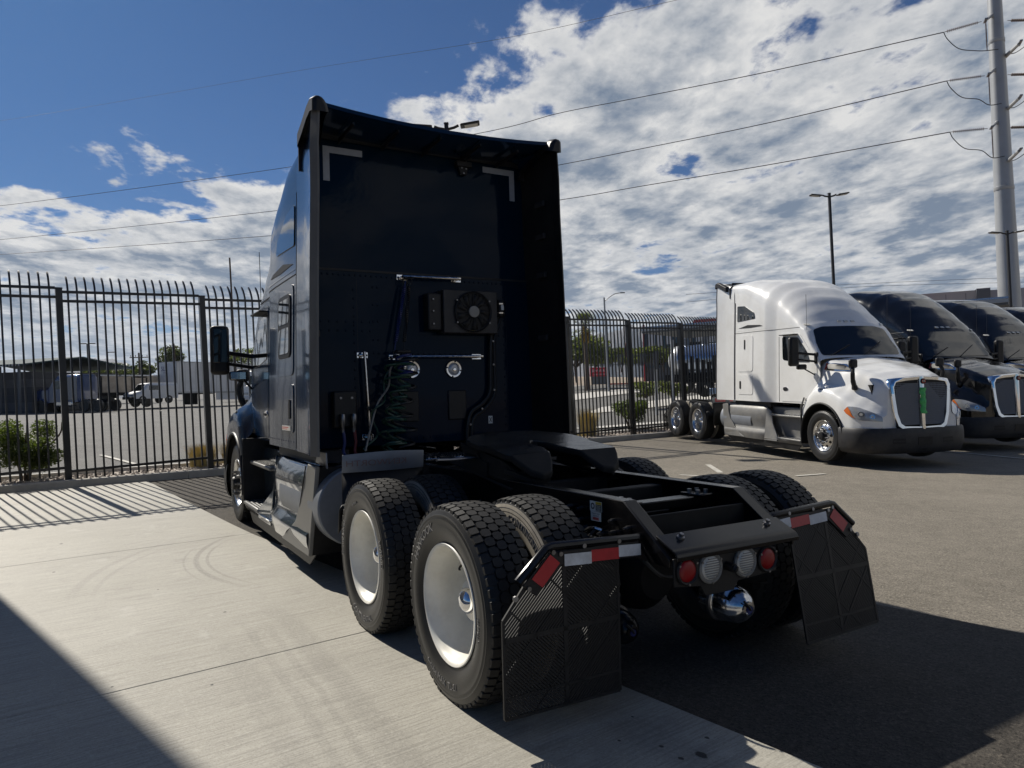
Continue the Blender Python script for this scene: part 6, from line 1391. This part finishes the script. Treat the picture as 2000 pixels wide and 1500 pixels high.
def blue_tractor():
    o = placed('blue_tractor', 'old blue long-nose tractor facing left in front of the block building', 'truck', facing(62, 807, 58., -14))
    b = MB(); b.loft([[(x, y, z) for y, z in ((0.2, .75), (.2, 1.75+dz), (.45, 1.95+dz), (1.75, 1.95+dz), (2., 1.75+dz), (2., .75))] for x, dz in ((0, -.05), (.5, 0), (1.5, .06))], cap=True); b.build('hood', MT['bluepaint'], o, bevel=.03)
    c = MB(); c.loft([[(x, y, z) for y, z in ((0.1, .8), (.1, zt-.3), (.4, zt), (1.8, zt), (2.1, zt-.3), (2.1, .8))] for x, zt in ((1.5, 2.1), (1.95, 2.75), (2.3, 2.95), (2.9, 3.0), (4.4, 3.0))], cap=True); cc = c.build('cab', MT['bluepaint'], o, bevel=.03)
    bx(cc, 'door_window', 'glass', 2.1, 2.75, .07, .1, 1.85, 2.5); bx(cc, 'windscreen', 'glass', 1.62, 1.70, .4, 1.8, 2.1, 2.5); bx(cc, 'sleeper_panel', 'steel', 3.1, 4.35, .06, .1, 1.0, 2.8)
    bx(o, 'bumper', 'chromeworn', -.22, -.05, 0, 2.2, .45, .85, .03); bx(o, 'grille', 'chrome', -.05, .02, .4, 1.8, .85, 1.85); bx(o, 'frame', 'under', 0, 6.6, .7, 1.5, .75, 1.); bx(o, 'fuel_tank', 'chromeworn', 2.2, 3.9, .1, .6, .45, .95, .12); MB().tube([(2.95, .05, 1.0), (2.95, .05, 3.5)], .07, 10).build('exhaust_stack', MT['chrome'], o)
    mb = MB(); mb.tube([(.75+.58*math.cos(t), .12, .5+.58*math.sin(t)) for t in [i*math.pi/10 for i in range(11)]], .07, 6); mb.build('fender', MT['bluepaint'], o)
    for x in (.75, 5.0, 6.2): bg_wheel(o, x, .2); bg_wheel(o, x, 2.0)
blue_tractor()
def flatbed():
    o = placed('flatbed_trailer', 'flatbed trailer loaded with tan crates behind the blue tractor', 'trailer', facing(163, 799, 63., 58)); bx(o, 'deck', 'under', 0, 13, 0, 2.4, 1.15, 1.4)
    for i in range(9): bx(o, 'crate', 'cargo', .3+i*1.4, 1.6+i*1.4, .1, 2.3, 1.41, 2.75+.12*((i*5) % 3), .03)
    mb = MB()
    for i in range(10): mb.box((.22+i*1.4, .03, 2.0), (.07, .05, 1.5))
    mb.build('stake', MT['under'], o)
    for i in range(4): bx(o, 'tarp', 'boxwhite', .3+i*3.1, 3.2+i*3.1, .05, 2.35, 2.9, 3.02, .03)
    for x in (1.2, 2.5, 5.9): bg_wheel(o, x, .25); bg_wheel(o, x, 2.1)
flatbed()
def box_trailer():
    o = placed('box_trailer', 'white box trailer lettered SLS parked side-on behind the left fence', 'trailer', facing(346, 791, 68., -2)); rot = None
    # end face looks left of the camera, long side runs away to the right
    M = facing(346, 791, 68., 62); o.matrix_world = M
    bx(o, 'box_body', 'boxwhite', 0, 14.6, 0, 2.6, 1.15, 4.05, .03); bx(o, 'top_rail', 'galv', 0, 14.6, -.03, 2.63, 4.05, 4.12); bx(o, 'bottom_rail', 'galv', 0, 14.6, -.03, .0, 1.10, 1.25); bx(o, 'side_skirt', 'boxwhite', 4.5, 10.5, .05, .09, .4, 1.1)
    for i in range(24): bx(o, 'side_rib', 'galv', .3+i*.6, .34+i*.6, -.012, .0, 1.25, 4.05)
    for y in (0., 2.55): bx(o, 'corner_post', 'galv', -.03, .06, y-.03, y+.08, 1.1, 4.1)
    text('SLS', .62, MT['hoseblue'], 'lettering', o, lambda x, y, z: (-.035, 1.75-x*1.0, 3.45+y)); text('GROUP', .14, MT['hoseblue'], 'lettering', o, lambda x, y, z: (-.035, 1.6-x, 3.08+y))
    bx(o, 'placard', 'ink', -.034, -.03, 2.1, 2.35, 1.6, 1.85)
    for x in (11.6, 12.9): bg_wheel(o, x, .25); bg_wheel(o, x, 2.35)
    bx(o, 'landing_gear', 'under', 2.4, 2.6, .4, 2.2, 0, 1.15)
box_trailer()
def van():
    o = placed('white_van', 'small white van standing before the SLS trailer nose', 'van', facing(262, 789, 63., 58))
    b = MB(); b.loft([[(x, y, z) for y, z in ((0, .45), (0, zt-.25), (.2, zt), (1.5, zt), (1.7, zt-.25), (1.7, .45))] for x, zt in ((0, .85), (.1, .98), (.75, 1.12), (1.25, 1.75), (1.7, 1.85), (4.2, 1.85))], cap=True); b.build('body', MT['boxwhite'], o, bevel=.03)
    w = MB(); w.poly([(.80, .25, 1.15), (.80, 1.45, 1.15), (1.22, 1.35, 1.72), (1.22, .35, 1.72)], (-.03, 0, .01)); w.build('windscreen', MT['glass'], o); bx(o, 'side_window', 'glass', 1.4, 2.3, -.012, .01, 1.2, 1.62); bx(o, 'bumper', 'plastic', -.08, .02, 0, 1.7, .4, .62, .02); bx(o, 'headlamp', 'headlens', -.02, .12, .05, .35, .68, .84); bx(o, 'headlamp', 'headlens', -.02, .12, 1.35, 1.65, .68, .84)
    for x in (.8, 3.3): bg_wheel(o, x, .08, .36, .36, .22); bg_wheel(o, x, 1.62, .36, .36, .22)
van()
def far_white_cab():
    o = placed('white_tractor', 'distant white tractor nose half hidden by the navy truck', 'truck', facing(474, 789, 64., 0)); b = MB()
    b.loft([[(x, y, z) for x, z in ((x0, z0) for x0, z0 in ((.15, .5), (0.05, .8), (.1, 1.45), (.3, 1.6), (1.9, 1.6), (2.1, 1.45), (2.15, .8), (2.05, .5)))] for y in (0, .9, 1.1)], cap=True); b.build('hood', MT['whitepaint'], o, bevel=.04)
    bx(o, 'cab', 'whitepaint', .15, 2.05, 1.1, 4.4, .6, 2.95, .12); bx(o, 'windscreen', 'glass', .3, 1.9, 1.05, 1.1, 1.75, 2.5); gr = bx(o, 'grille', 'steel', .65, 1.55, -.05, 0, .75, 1.45, .02)
    for i in range(5): bx(gr, 'grille_bar', 'chrome', .67, 1.53, -.07, -.05, .80+i*.13, .84+i*.13)
    bx(o, 'bumper', 'boxwhite', .05, 2.15, -.12, .1, .35, .65, .04); bx(o, 'headlamp', 'headlens', .15, .5, -.05, .0, .8, 1.0); bx(o, 'headlamp', 'headlens', 1.7, 2.05, -.05, .0, .8, 1.0)
    for x in (.25, 1.95): MB().lathe([(0, -.14), (.48, -.13), (.5, -.08), (.5, .08), (.48, .13), (0, .14)], (x, .7, .5), (1, 0, 0), 20).build('wheel', MT['rubber'], o)
far_white_cab()
HAZE = 1
if HAZE:
    hz = MB().box2((-400, -5600, -12), (6600, 5600, 440)).build('haze', None); hz['kind'] = 'stuff'
    m = bpy.data.materials.new('haze'); m.use_nodes = True; n = m.node_tree.nodes; n.clear(); v = n.new('ShaderNodeVolumePrincipled'); v.inputs['Color'].default_value = (.75, .85, 1., 1); v.inputs['Density'].default_value = 7.5e-5; v.inputs['Anisotropy'].default_value = .2
    o_ = n.new('ShaderNodeOutputMaterial'); m.node_tree.links.new(v.outputs[0], o_.inputs['Volume']); hz.data.materials.append(m)
